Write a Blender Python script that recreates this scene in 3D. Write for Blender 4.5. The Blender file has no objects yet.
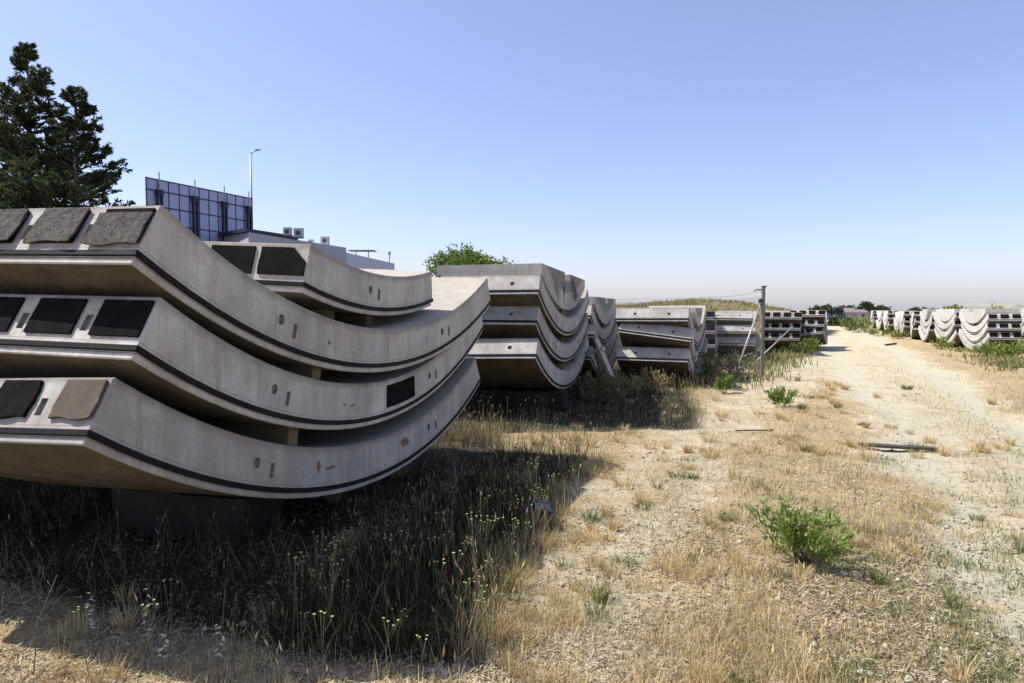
import bpy, bmesh, math, random
import numpy as np
from mathutils import Matrix, Vector, Euler
R = math.radians
sc = bpy.context.scene
C = sc.collection
rng = np.random.default_rng(7)
random.seed(7)

# ---------------------------------------------------------------- camera, sky, sun, exposure
EYE = 1.62
cam = bpy.data.cameras.new('camera'); cam_o = bpy.data.objects.new('camera', cam); C.objects.link(cam_o)
cam.sensor_width = 36; cam.lens = 24.0; cam.clip_start = 0.05; cam.clip_end = 5000
cam_o.location = (0, 0, EYE); cam_o.rotation_euler = (R(90 - 2.7), 0, 0)
sc.camera = cam_o
SUN = Vector((-1.46, 0.15, 2.02)).normalized()
el = math.asin(SUN.z); az = math.atan2(SUN.x, SUN.y)
w = bpy.data.worlds.new('World'); sc.world = w; w.use_nodes = True
nt = w.node_tree; nt.nodes.clear()
sky = nt.nodes.new('ShaderNodeTexSky'); sky.sky_type = 'NISHITA'; sky.sun_disc = False
sky.sun_elevation = el; sky.sun_rotation = az; sky.air_density = 1.0; sky.dust_density = 2.2; sky.ozone_density = 6.0; sky.altitude = 600
bg = nt.nodes.new('ShaderNodeBackground'); bg.inputs['Strength'].default_value = 0.142
wo = nt.nodes.new('ShaderNodeOutputWorld')
tint = nt.nodes.new('ShaderNodeMix'); tint.data_type = 'RGBA'; tint.blend_type = 'MULTIPLY'; tint.inputs[0].default_value = 1.0; tint.inputs[7].default_value = (1.03, .91, .93, 1)
nt.links.new(sky.outputs[0], tint.inputs[6]); nt.links.new(tint.outputs[2], bg.inputs[0])
# summer haze: a thin even veil that thickens towards the horizon, the same all round
tcw = nt.nodes.new('ShaderNodeTexCoord'); sx = nt.nodes.new('ShaderNodeSeparateXYZ'); nt.links.new(tcw.outputs['Generated'], sx.inputs[0])
ab = nt.nodes.new('ShaderNodeMath'); ab.operation = 'ABSOLUTE'; nt.links.new(sx.outputs[2], ab.inputs[0])
iv = nt.nodes.new('ShaderNodeMath'); iv.operation = 'SUBTRACT'; iv.inputs[0].default_value = 1.0; nt.links.new(ab.outputs[0], iv.inputs[1])
pw = nt.nodes.new('ShaderNodeMath'); pw.operation = 'POWER'; pw.inputs[1].default_value = 9.0; nt.links.new(iv.outputs[0], pw.inputs[0])
ml = nt.nodes.new('ShaderNodeMath'); ml.operation = 'MULTIPLY_ADD'; ml.inputs[1].default_value = .12; ml.inputs[2].default_value = .095; nt.links.new(pw.outputs[0], ml.inputs[0])
veil = nt.nodes.new('ShaderNodeBackground'); veil.inputs[0].default_value = (.86, .83, 1.0, 1); nt.links.new(ml.outputs[0], veil.inputs[1])
addn = nt.nodes.new('ShaderNodeAddShader')
nt.links.new(bg.outputs[0], addn.inputs[0]); nt.links.new(veil.outputs[0], addn.inputs[1]); nt.links.new(addn.outputs[0], wo.inputs[0])
sl = bpy.data.lights.new('sun', 'SUN'); sl.energy = 4.9; sl.angle = R(0.53); sl.color = (1.0, 0.955, 0.85)
so = bpy.data.objects.new('sun', sl); C.objects.link(so); so.rotation_euler = SUN.to_track_quat('Z', 'Y').to_euler()
sc.view_settings.view_transform = 'Standard'; sc.view_settings.look = 'None'
sc.view_settings.exposure = 0.45; sc.view_settings.gamma = 1.0
sc.render.engine = 'CYCLES'
sc.render.resolution_x = 1024; sc.render.resolution_y = 683

# ---------------------------------------------------------------- material helpers
def new_mat(name, rough=0.9):
    m = bpy.data.materials.new(name); m.use_nodes = True
    b = m.node_tree.nodes['Principled BSDF']; b.inputs['Roughness'].default_value = rough
    if 'Specular IOR Level' in b.inputs: b.inputs['Specular IOR Level'].default_value = 0.25
    return m, m.node_tree, b
def noise(nt, scale, detail=6, rough=0.6, vec=None, w=None):
    n = nt.nodes.new('ShaderNodeTexNoise'); n.inputs['Scale'].default_value = scale
    n.inputs['Detail'].default_value = detail; n.inputs['Roughness'].default_value = rough
    if vec is not None: nt.links.new(vec, n.inputs['Vector'])
    return n.outputs['Fac']
def ramp(nt, fac, stops):
    r = nt.nodes.new('ShaderNodeValToRGB'); cr = r.color_ramp
    while len(cr.elements) > 1: cr.elements.remove(cr.elements[-1])
    for i, (p, c) in enumerate(stops):
        e = cr.elements[0] if i == 0 else cr.elements.new(p)
        e.position = p
        e.color = (c, c, c, 1) if isinstance(c, (int, float)) else (*c, 1)
    nt.links.new(fac, r.inputs[0]); return r.outputs[0]
def mix(nt, fac, a, b, mode='MIX'):
    m = nt.nodes.new('ShaderNodeMix'); m.data_type = 'RGBA'; m.blend_type = mode
    for s, v in ((m.inputs[0], fac), (m.inputs[6], a), (m.inputs[7], b)):
        if isinstance(v, (int, float)): s.default_value = v
        elif isinstance(v, tuple): s.default_value = (*v, 1)
        else: nt.links.new(v, s)
    return m.outputs[2]
def math_n(nt, op, a, b=0.0):
    m = nt.nodes.new('ShaderNodeMath'); m.operation = op
    for s, v in ((m.inputs[0], a), (m.inputs[1], b)):
        if isinstance(v, (int, float)): s.default_value = v
        else: nt.links.new(v, s)
    return m.outputs[0]
def coords(nt, scale=(1, 1, 1), kind='Object'):
    t = nt.nodes.new('ShaderNodeTexCoord'); mp = nt.nodes.new('ShaderNodeMapping'); mp.inputs['Scale'].default_value = scale
    oi = nt.nodes.new('ShaderNodeObjectInfo')
    nt.links.new(t.outputs[kind], mp.inputs[0])
    ad = nt.nodes.new('ShaderNodeVectorMath'); ad.operation = 'ADD'
    sc_ = nt.nodes.new('ShaderNodeMath'); sc_.operation = 'MULTIPLY'; sc_.inputs[1].default_value = 37.0
    nt.links.new(oi.outputs['Random'], sc_.inputs[0])
    nt.links.new(mp.outputs[0], ad.inputs[0]); nt.links.new(sc_.outputs[0], ad.inputs[1])
    return ad.outputs[0], oi.outputs['Random']
def bump(nt, b, h, strength=0.4, dist=0.01):
    bn = nt.nodes.new('ShaderNodeBump'); bn.inputs['Strength'].default_value = strength; bn.inputs['Distance'].default_value = dist
    nt.links.new(h, bn.inputs['Height']); nt.links.new(bn.outputs[0], b.inputs['Normal'])

def concrete(name, c1, c2, stain, stain_amt=0.5, pits=True, rimmed=False):
    m, nt, b = new_mat(name, 0.92)
    v, rnd = coords(nt)
    vs, _ = coords(nt, (3.2, 3.2, 0.7))
    base = mix(nt, ramp(nt, noise(nt, 3.0, 8, .62, v), [(.32, 0.0), (.68, 1.0)]), c1, c2)
    fine = ramp(nt, noise(nt, 60, 5, .7, v), [(.3, 0.82), (.7, 1.12)])
    base = mix(nt, 1.0, base, fine, 'MULTIPLY')
    st = ramp(nt, noise(nt, 2.6, 8, .65, vs), [(.45, 0.0), (.66, 1.0)])
    base = mix(nt, math_n(nt, 'MULTIPLY', st, stain_amt), base, stain)
    blot = ramp(nt, noise(nt, 1.3, 5, .65, v), [(.5, 0.0), (.62, 1.0)])
    base = mix(nt, math_n(nt, 'MULTIPLY', blot, 0.28), base, (c1[0]*.62, c1[1]*.58, c1[2]*.55))
    if pits:
        vo = nt.nodes.new('ShaderNodeTexVoronoi'); vo.inputs['Scale'].default_value = 26; nt.links.new(v, vo.inputs['Vector'])
        pit = ramp(nt, vo.outputs['Distance'], [(.05, 1.0), (.14, 0.0)])
        gate = ramp(nt, noise(nt, 5, 2, .5, v), [(.47, 0.0), (.54, 1.0)])
        pf = math_n(nt, 'MULTIPLY', pit, gate)
        base = mix(nt, math_n(nt, 'MULTIPLY', pf, .75), base, (.06, .055, .05))
    if rimmed:
        tc_ = nt.nodes.new('ShaderNodeTexCoord'); s3 = nt.nodes.new('ShaderNodeSeparateXYZ'); nt.links.new(tc_.outputs['Object'], s3.inputs[0])
        zz = math_n(nt, 'SUBTRACT', s3.outputs[2], 4.68); rr_ = math_n(nt, 'SQRT', math_n(nt, 'ADD', math_n(nt, 'MULTIPLY', s3.outputs[1], s3.outputs[1]), math_n(nt, 'MULTIPLY', zz, zz)))
        dr = math_n(nt, 'SUBTRACT', rr_, 4.36)
        wob = math_n(nt, 'MULTIPLY', math_n(nt, 'SUBTRACT', noise(nt, 9, 6, .7, v), .5), .09)
        grime = ramp(nt, math_n(nt, 'ADD', dr, wob), [(.0, 1.0), (.055, 0.0)])
        base = mix(nt, math_n(nt, 'MULTIPLY', grime, .75), base, (.17, .145, .12))
        line = ramp(nt, math_n(nt, 'ABSOLUTE', math_n(nt, 'SUBTRACT', dr, .238)), [(.0, 1.0), (.004, 0.0)])
        base = mix(nt, math_n(nt, 'MULTIPLY', line, .6), base, (.13, .11, .09))
        run = ramp(nt, noise(nt, 7.5, 6, .7, coords(nt, (1.6, 1.6, .12))[0]), [(.55, 0.0), (.66, 1.0)])
        base = mix(nt, math_n(nt, 'MULTIPLY', run, .45), base, (.22, .16, .11))
        pk = ramp(nt, noise(nt, 1.9, 4, .6, coords(nt, (1, 1, 1))[0]), [(.5, 0.0), (.7, 1.0)])
        base = mix(nt, math_n(nt, 'MULTIPLY', pk, .26), base, (.50, .37, .32))
    if rimmed:
        v2 = nt.nodes.new('ShaderNodeTexVoronoi'); v2.inputs['Scale'].default_value = 8; nt.links.new(v, v2.inputs['Vector'])
        sc_ = ramp(nt, math_n(nt, 'ADD', v2.outputs['Distance'], math_n(nt, 'MULTIPLY', noise(nt, 30, 5, .8, v), .35)), [(.18, 1.0), (.26, 0.0)])
        base = mix(nt, math_n(nt, 'MULTIPLY', sc_, .55), base, (.16, .14, .12))
        sm = ramp(nt, noise(nt, .9, 6, .7, v), [(.42, 0.0), (.62, 1.0)])
        base = mix(nt, math_n(nt, 'MULTIPLY', sm, .30), base, (.25, .225, .195))
    val = nt.nodes.new('ShaderNodeHueSaturation')
    mm = nt.nodes.new('ShaderNodeMapRange'); mm.inputs[3].default_value = 0.88; mm.inputs[4].default_value = 1.1
    nt.links.new(rnd, mm.inputs[0]); nt.links.new(mm.outputs[0], val.inputs['Value']); nt.links.new(base, val.inputs['Color'])
    nt.links.new(val.outputs[0], b.inputs['Base Color'])
    bump(nt, b, noise(nt, 45, 8, .75, v), .35, .006)
    return m
M = {}
M['side'] = concrete('segment side concrete', (.385, .37, .345), (.60, .58, .545), (.30, .235, .175), .5, rimmed=True)
M['inner'] = concrete('smooth inner concrete', (.37, .335, .285), (.43, .39, .335), (.33, .28, .22), .4, pits=False)
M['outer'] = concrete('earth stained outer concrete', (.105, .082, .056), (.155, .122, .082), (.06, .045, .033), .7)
M['white_side'] = concrete('pale chalky concrete', (.46, .445, .42), (.57, .555, .525), (.33, .295, .25), .5)
M['block'] = concrete('rough block concrete', (.022, .02, .018), (.05, .045, .04), (.04, .035, .03), .5)  # near-black base colour carries the deep shade under the stacks

def flat(name, c, rough=.8, var=.25, scale=20, bmp=0.0, metal=0.0):
    m, nt, b = new_mat(name, rough); v, rnd = coords(nt)
    c1 = tuple(x*(1-var) for x in c); c2 = tuple(min(1, x*(1+var)) for x in c)
    nt.links.new(mix(nt, ramp(nt, noise(nt, scale, 6, .6, v), [(.3, 0.0), (.7, 1.0)]), c1, c2), b.inputs['Base Color'])
    b.inputs['Metallic'].default_value = metal
    if bmp: bump(nt, b, noise(nt, scale*2, 6, .7, v), bmp, .01)
    return m
M['rubber'] = flat('black rubber gasket', (.013, .013, .016), .55, .3, 30)
M['pad'] = flat('black bitumen pad', (.010, .009, .010), 1.0, .45, 12, .3)
for k_ in ('pad', 'rubber'): M[k_].node_tree.nodes['Principled BSDF'].inputs['Specular IOR Level'].default_value = .06
M['brown_pad'] = flat('sun browned pad', (.095, .07, .055), .9, .2, 9, .5)
M['hole'] = flat('pocket grey', (.27, .245, .22), .9, .3, 40)  # darker grey for the faces cut into the pockets
M['timber'] = None
def timber(name, c1, c2):
    m, nt, b = new_mat(name, .85); v, _ = coords(nt, (3, 25, 25))
    nt.links.new(mix(nt, ramp(nt, noise(nt, 2.5, 7, .6, v), [(.3, 0.0), (.7, 1.0)]), c1, c2), b.inputs['Base Color'])
    bump(nt, b, noise(nt, 6, 6, .7, v), .5, .006); return m
M['timber'] = timber('weathered timber', (.11, .08, .045), (.19, .145, .085))
M['pale_timber'] = timber('bleached timber', (.42, .37, .29), (.55, .49, .40))
M['dark_timber'] = timber('dark rotten board', (.045, .04, .035), (.10, .085, .07))
def felt(name, c1, c2, c3):
    m, nt, b = new_mat(name, .98); v, _ = coords(nt)
    n1 = noise(nt, 24, 12, .9, v); n2 = noise(nt, 120, 8, .85, v)
    base = mix(nt, ramp(nt, n1, [(.42, 0.0), (.56, 1.0)]), c1, c2)
    base = mix(nt, ramp(nt, n2, [(.52, 0.0), (.66, 1.0)]), base, c3)
    nt.links.new(base, b.inputs['Base Color']); bump(nt, b, n2, .9, .01); return m
M['felt'] = felt('weathered felt mat', (.02, .016, .016), (.13, .11, .10), (.36, .33, .30))
M['steel'] = flat('galvanised steel', (.33, .33, .33), .5, .2, 25, 0, .4)
M['post'] = flat('weathered steel post', (.17, .17, .16), .6, .25, 18, .1, .2)
M['spray'] = flat('dark blue spray paint', (.045, .04, .10), .6, .2, 30)
M['faded_spray'] = flat('faded grey spray paint', (.25, .24, .25), .7, .2, 30)
M['rust'] = flat('rust stain', (.20, .11, .05), .95, .4, 60, .3)
M['blue_plastic'] = flat('blue plastic sheet', (.025, .025, .085), .4, .2, 10)
M['white_wall'] = flat('white rendered wall', (.62, .64, .68), .8, .05, 3)
M['shaded_wall'] = flat('white wall with painted shade', (.46, .47, .50), .8, .05, 3)  # left face of the white building, its shade put into the grey
M['dark_metal'] = flat('dark blue grey steel', (.035, .035, .065), .5, .2, 10)
M['panel'] = flat('translucent blue grey panel', (.42, .47, .66), .35, .07, .6)
M['ac'] = flat('off white appliance shell', (.55, .55, .53), .6, .08, 8)
M['grille'] = flat('dark grille', (.11, .11, .115), .6, .1, 8)
M['container'] = flat('bright blue painted steel', (.03, .06, .45), .5, .1, 3)
M['grey_far'] = flat('far grey rendered wall', (.36, .33, .36), .9, .12, .4)
M['roof_far'] = flat('far brown roof', (.22, .17, .16), .9, .15, .5)
M['glass_far'] = flat('dark window pane', (.05, .06, .08), .2, .1, 2)
M['bark'] = flat('brown grey bark', (.11, .085, .065), .95, .35, 12, .6)

m, nt, b = new_mat('rust bleed', .95); tg = nt.nodes.new('ShaderNodeTexCoord')
v, _ = coords(nt); sb = nt.nodes.new('ShaderNodeVectorMath'); sb.operation = 'SUBTRACT'; sb.inputs[1].default_value = (.5, .5, .5); nt.links.new(tg.outputs['Generated'], sb.inputs[0])
cb = nt.nodes.new('ShaderNodeVectorMath'); cb.operation = 'MULTIPLY'; cb.inputs[1].default_value = (0, 2, 2); nt.links.new(sb.outputs[0], cb.inputs[0])
ln_ = nt.nodes.new('ShaderNodeVectorMath'); ln_.operation = 'LENGTH'; nt.links.new(cb.outputs[0], ln_.inputs[0])
nz = noise(nt, 45, 8, .75, v); fade = ramp(nt, math_n(nt, 'ADD', ln_.outputs['Value'], math_n(nt, 'MULTIPLY', nz, 1.5)), [(.55, 0.0), (.95, 1.0)])
fade = ramp(nt, math_n(nt, 'SUBTRACT', math_n(nt, 'ADD', ln_.outputs['Value'], math_n(nt, 'MULTIPLY', nz, 1.6)), .75), [(.25, 0.0), (.75, 1.0)])
nt.links.new(mix(nt, nz, (.10, .055, .03), (.33, .20, .11)), b.inputs['Base Color'])
tp = nt.nodes.new('ShaderNodeBsdfTransparent'); mx = nt.nodes.new('ShaderNodeMixShader'); nt.links.new(fade, mx.inputs[0]); nt.links.new(b.outputs[0], mx.inputs[1]); nt.links.new(tp.outputs[0], mx.inputs[2])
nt.links.new(mx.outputs[0], nt.nodes['Material Output'].inputs[0]); M['bleed'] = m
def leafmat(name, attr=True, col=(.08, .1, .03), trans=.35, rough=.6):
    m = bpy.data.materials.new(name); m.use_nodes = True; nt = m.node_tree; b = nt.nodes['Principled BSDF']
    b.inputs['Roughness'].default_value = rough; b.inputs['Specular IOR Level'].default_value = .25
    out = nt.nodes['Material Output']; tr = nt.nodes.new('ShaderNodeBsdfTranslucent'); ms = nt.nodes.new('ShaderNodeMixShader')
    if attr:
        a = nt.nodes.new('ShaderNodeAttribute'); a.attribute_name = 'Col'
        nt.links.new(a.outputs['Color'], b.inputs['Base Color']); nt.links.new(a.outputs['Color'], tr.inputs['Color'])
    else:
        b.inputs['Base Color'].default_value = (*col, 1); tr.inputs['Color'].default_value = (*col, 1)
    ms.inputs[0].default_value = trans
    nt.links.new(b.outputs[0], ms.inputs[1]); nt.links.new(tr.outputs[0], ms.inputs[2]); nt.links.new(ms.outputs[0], out.inputs[0])
    return m
M['leaf'] = leafmat('foliage')
M['straw'] = leafmat('dry grass blades', trans=.25, rough=.75)

# ---------------------------------------------------------------- object helpers
def tag(o, label=None, cat=None, group=None, kind=None):
    for k, v in (('label', label), ('category', cat), ('group', group), ('kind', kind)):
        if v: o[k] = v
    return o
def empty(name, loc=(0, 0, 0), rot=(0, 0, 0)):
    o = bpy.data.objects.new(name, None); C.objects.link(o); o.location = loc; o.rotation_euler = rot
    o.empty_display_size = .2; return o
def link(name, me, parent=None, mat=None, loc=None, rot=None):
    o = bpy.data.objects.new(name, me); C.objects.link(o)
    if mat is not None:
        me.materials.clear()
        for x in (mat if isinstance(mat, (list, tuple)) else [mat]): me.materials.append(x)
    if parent: o.parent = parent
    if loc is not None: o.location = loc
    if rot is not None: o.rotation_euler = rot
    return o
def copy_tree(o, parent=None):
    c = o.copy(); C.objects.link(c)
    if parent: c.parent = parent
    for ch in kids.get(o.name, []): kids.setdefault(c.name, []).append(copy_tree(ch, c))
    return c
kids = {}
def reg(root, *parts):
    kids.setdefault(root.name, []).extend(parts)
def mesh_pd(name, v, f, smooth=False):
    me = bpy.data.meshes.new(name); me.from_pydata([tuple(map(float, p)) for p in v], [], [tuple(map(int, q)) for q in f]); me.update()
    if smooth: me.shade_smooth()
    return me
def np_mesh(name, verts, faces_list, cols=None):
    """verts (N,3); faces_list: list of int arrays (M,k); cols (N,3) linear"""
    me = bpy.data.meshes.new(name)
    verts = np.asarray(verts, np.float32)
    me.vertices.add(len(verts)); me.vertices.foreach_set('co', verts.ravel())
    loops = np.concatenate([f.ravel() for f in faces_list]).astype(np.int32)
    tot = np.concatenate([np.full(len(f), f.shape[1]) for f in faces_list]).astype(np.int32)
    start = np.concatenate([[0], np.cumsum(tot)[:-1]]).astype(np.int32)
    me.loops.add(len(loops)); me.loops.foreach_set('vertex_index', loops)
    me.polygons.add(len(tot)); me.polygons.foreach_set('loop_start', start); me.polygons.foreach_set('loop_total', tot)
    me.update(calc_edges=True)
    if cols is not None:
        a = me.color_attributes.new('Col', 'FLOAT_COLOR', 'POINT')
        c4 = np.ones((len(verts), 4), np.float32); c4[:, :3] = cols; a.data.foreach_set('color', c4.ravel())
    return me
def box_bm(bm, sx, sy, sz, loc=(0, 0, 0), rot=None, bev=0.0):
    r = bmesh.ops.create_cube(bm, size=1.0); vs = r['verts']
    mt = Matrix.Translation(loc) @ (rot.to_4x4() if rot is not None else Matrix.Identity(4)) @ Matrix.Diagonal((sx, sy, sz, 1))
    bmesh.ops.transform(bm, matrix=mt, verts=vs)
    if bev:
        es = list({e for v in vs for e in v.link_edges}); bmesh.ops.bevel(bm, geom=es, offset=bev, segments=1, affect='EDGES')
def bm_mesh(bm, name):
    me = bpy.data.meshes.new(name); bm.to_mesh(me); bm.free(); return me
def box_me(name, sx, sy, sz, loc=(0, 0, 0), rot=None, bev=0.004):
    bm = bmesh.new(); box_bm(bm, sx, sy, sz, loc, rot, bev); return bm_mesh(bm, name)
def tube_me(name, pts, radii, n=8, caps=True):
    V, F = tube(pts, radii, n, caps); return mesh_pd(name, V, F, True)
def tube(pts, radii, n=8, caps=True, off=0):
    pts = [Vector(p) for p in pts]; V = []; F = []
    if isinstance(radii, (int, float)): radii = [radii]*len(pts)
    up = Vector((0.13, .07, 1)).normalized()
    for i, p in enumerate(pts):
        d = (pts[min(i+1, len(pts)-1)] - pts[max(i-1, 0)]).normalized()
        a = d.cross(up)
        if a.length < .05: a = d.cross(Vector((1, 0, 0)))
        a.normalize(); b = d.cross(a)
        for k in range(n):
            t = 2*math.pi*k/n; V.append(p + radii[i]*(math.cos(t)*a + math.sin(t)*b))
    for i in range(len(pts)-1):
        for k in range(n):
            F.append((off+i*n+k, off+i*n+(k+1) % n, off+(i+1)*n+(k+1) % n, off+(i+1)*n+k))
    if caps:
        F.append(tuple(off+k for k in range(n))[::-1]); F.append(tuple(off+(len(pts)-1)*n+k for k in range(n)))
    return V, F
def tubes_me(name, lst, n=6):
    V = []; F = []
    for pts, rad in lst:
        v, f = tube(pts, rad, n, True, len(V)); V += v; F += f
    return mesh_pd(name, V, F, True)

# ---------------------------------------------------------------- noise fields
_lat = rng.random((256, 256))
def vnoise(x, y):
    xi = np.floor(x).astype(int); yi = np.floor(y).astype(int); fx = x-xi; fy = y-yi
    fx = fx*fx*(3-2*fx); fy = fy*fy*(3-2*fy)
    a = _lat[xi % 256, yi % 256]; b = _lat[(xi+1) % 256, yi % 256]; c = _lat[xi % 256, (yi+1) % 256]; d = _lat[(xi+1) % 256, (yi+1) % 256]
    return (a*(1-fx)+b*fx)*(1-fy)+(c*(1-fx)+d*fx)*fy
def fbm(x, y, o=4):
    s = 0; a = .5; t = 0
    for i in range(o): s = s+a*vnoise(x*2**i+17.3*i, y*2**i+9.1*i); t += a; a *= .55
    return s/t
def sstep(a, b, x):
    t = np.clip((x-a)/(b-a), 0, 1); return t*t*(3-2*t)
RY = np.array([-5, 2, 4.4, 9.1, 15.5, 30.7, 69, 140.]); RX = np.array([1.2, 2.5, 3.5, 6.0, 8.9, 15.8, 33, 68.])
RW = np.array([.6, .6, .75, 1.4, 1.9, 2.4, 2.6, 2.6])
TY = np.array([-5, 3.15, 5.24, 7.8, 10, 14.5, 30, 60.]); TX = np.array([-.5, .36, 1.0, 2.0, 3.2, 5.6, 14.0, 28])
def fields(x, y):
    x = np.asarray(x, float); y = np.asarray(y, float)
    wob = (fbm(x*.5+3, y*.5, 3)-.5)
    cr = np.interp(y, RY, RX); wr = np.interp(y, RY, RW)
    road = 1-sstep(.55, 1.25, np.abs(x-cr+wob*1.2)/wr)
    rut = np.exp(-((np.abs(x-cr+wob*.5)-.62*wr)/(.30*wr))**2); road = road*(.66+.40*rut)
    ct = np.interp(y, TY, TX)
    track = 1-sstep(.25, .8, np.abs(x-ct+wob*.9)/np.interp(y, [3, 10, 30], [.7, 1.5, 1.9]))
    # tall grass beside and under the stacks; the outline follows their cast shadows
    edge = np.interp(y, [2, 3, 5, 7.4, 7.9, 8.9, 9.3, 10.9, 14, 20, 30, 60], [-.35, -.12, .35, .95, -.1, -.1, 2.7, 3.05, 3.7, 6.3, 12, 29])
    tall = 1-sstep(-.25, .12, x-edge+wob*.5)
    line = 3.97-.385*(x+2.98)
    tall = tall*np.where(x < -.1, sstep(-.12, .10, y-line+wob*.3), 1.0)  # near end cut along the shadow edge of the nearest stack
    return road, track, tall
def zg(x, y):
    x = np.asarray(x, float); y = np.asarray(y, float)
    road, track, tall = fields(x, y)
    z = -.1*sstep(12, 22, y)-.1*sstep(22, 36, y)
    near = 1-sstep(40, 120, np.hypot(x, y))
    z = z+near*((fbm(x*.7, y*.7, 4)-.5)*.10+(fbm(x*5, y*5, 3)-.5)*.022)-.055*road*near-.02*track*near
    far = sstep(90, 300, y); z = z-2.0*far*0
    return z
def zgf(x, y): return float(zg(np.array([x]), np.array([y]))[0])

# ---------------------------------------------------------------- ground
def axis(lo, hi, fine_lo, fine_hi, step, grow=1.09):
    a = list(np.arange(fine_lo, fine_hi, step)); s = step
    while a[-1] < hi: s *= grow; a.append(a[-1]+s)
    s = step; b = [a[0]]
    while b[-1] > lo: s *= grow; b.append(b[-1]-s)
    return np.array(b[1:][::-1]+a)
gx = axis(-900, 1500, -3.5, 6, .035, 1.035); gy = axis(-40, 2500, 2.2, 9, .035, 1.03)
X, Y = np.meshgrid(gx, gy); Z = zg(X.ravel(), Y.ravel()) + (fbm(X.ravel()*22, Y.ravel()*22, 2)-.5)*.012*(np.hypot(X.ravel(), Y.ravel()) < 14)
nx, ny = len(gx), len(gy)
idx = np.arange(nx*ny).reshape(ny, nx)
quads = np.stack([idx[:-1, :-1].ravel(), idx[:-1, 1:].ravel(), idx[1:, 1:].ravel(), idx[1:, :-1].ravel()], 1)
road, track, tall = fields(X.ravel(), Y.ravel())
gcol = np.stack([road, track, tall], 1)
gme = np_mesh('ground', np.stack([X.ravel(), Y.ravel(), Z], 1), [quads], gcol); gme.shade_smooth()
m, nt, b = new_mat('dry sandy ground', .97)
tc = nt.nodes.new('ShaderNodeTexCoord'); v = tc.outputs['Object']
at = nt.nodes.new('ShaderNodeAttribute'); at.attribute_name = 'Col'
sp = nt.nodes.new('ShaderNodeSeparateColor'); nt.links.new(at.outputs['Color'], sp.inputs[0])
n_big = noise(nt, .45, 6, .6, v); n_mid = noise(nt, 3.2, 8, .68, v); n_fine = noise(nt, 28, 8, .75, v); n_vf = noise(nt, 140, 4, .8, v)
sand = mix(nt, ramp(nt, n_mid, [(.3, 0.0), (.7, 1.0)]), (.44, .385, .265), (.56, .50, .365))
sand = mix(nt, ramp(nt, noise(nt, 1.1, 8, .7, v), [(.36, 1.0), (.54, 0.0)]), sand, (.42, .345, .215))
sand = mix(nt, ramp(nt, n_fine, [(.35, 0.0), (.48, 1.0)]), (.39, .325, .235), sand)
pale = mix(nt, ramp(nt, n_mid, [(.3, 0.0), (.7, 1.0)]), (.43, .385, .29), (.51, .465, .36))
sand = mix(nt, ramp(nt, math_n(nt, 'ADD', sp.outputs[0], math_n(nt, 'MULTIPLY', math_n(nt, 'SUBTRACT', noise(nt, 1.7, 6, .65, v), .5), 1.5)), [(.72, 0.0), (1.05, 1.0)]), sand, pale)
strw = mix(nt, ramp(nt, n_fine, [(.35, 0.0), (.65, 1.0)]), (.40, .30, .15), (.60, .48, .28))
strw = mix(nt, ramp(nt, n_vf, [(.42, 0.0), (.6, 1.0)]), (.30, .23, .125), strw)
dark = mix(nt, n_fine, (.016, .013, .010), (.05, .04, .028))  # shade of the stacks painted into the ground as a near-black tone
bare = math_n(nt, 'MAXIMUM', math_n(nt, 'MULTIPLY', sp.outputs[0], .9), math_n(nt, 'MULTIPLY', sp.outputs[1], .5))
bare = math_n(nt, 'ADD', bare, math_n(nt, 'MULTIPLY', math_n(nt, 'SUBTRACT', n_mid, .5), 1.6))
bare = math_n(nt, 'ADD', bare, math_n(nt, 'MULTIPLY', math_n(nt, 'SUBTRACT', n_big, .5), 1.0))
col = mix(nt, ramp(nt, bare, [(.15, 0.0), (.5, 1.0)]), strw, sand)
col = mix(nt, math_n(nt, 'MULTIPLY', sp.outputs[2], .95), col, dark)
nt.links.new(col, b.inputs['Base Color'])
hh = math_n(nt, 'ADD', math_n(nt, 'MULTIPLY', n_fine, 1.0), math_n(nt, 'MULTIPLY', n_vf, .35))
bump(nt, b, hh, .8, .03)
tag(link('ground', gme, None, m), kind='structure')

# ---------------------------------------------------------------- tunnel segments
RI, TH, W = 4.36, .32, 1.5
def P(x, th, r):
    """segment coordinates: x across the width, th angle along the arc (deg), r depth below the inner face"""
    t = R(th); rr = RI+r
    return Vector((x, rr*math.sin(t), RI+TH-rr*math.cos(t)))
def arc_solid(bm, a0, a1, r0, r1, x0, x1, n, mats=(0, 1, 2), bev=.007):
    vs = []
    for i in range(n+1):
        th = a0+(a1-a0)*i/n
        vs.append([bm.verts.new(P(x, th, r)) for x, r in ((x0, r0), (x1, r0), (x1, r1), (x0, r1))])
    fs = []
    for i in range(n):
        a, c = vs[i], vs[i+1]
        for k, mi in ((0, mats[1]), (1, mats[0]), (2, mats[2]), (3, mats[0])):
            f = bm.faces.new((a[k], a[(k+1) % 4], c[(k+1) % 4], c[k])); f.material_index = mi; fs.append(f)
    f = bm.faces.new(vs[0][::-1]); f.material_index = mats[0]; fs.append(f)
    f = bm.faces.new(vs[-1]); f.material_index = mats[0]; fs.append(f)
    bmesh.ops.recalc_face_normals(bm, faces=fs)
    if bev:
        es = []
        for i in range(n): es += [bm.edges.get((vs[i][k], vs[i+1][k])) for k in range(4)]
        for q in (vs[0], vs[-1]): es += [bm.edges.get((q[k], q[(k+1) % 4])) for k in range(4)]
        bmesh.ops.bevel(bm, geom=es, offset=bev, segments=1, affect='EDGES')
def cutter_box(bm, th, r, dth, dr, x, depth):
    c = P(x, th, r); s = RI+r
    rot = Euler((R(th), 0, 0)).to_matrix()
    box_bm(bm, depth*2, s*R(dth), dr, c, rot)
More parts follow.
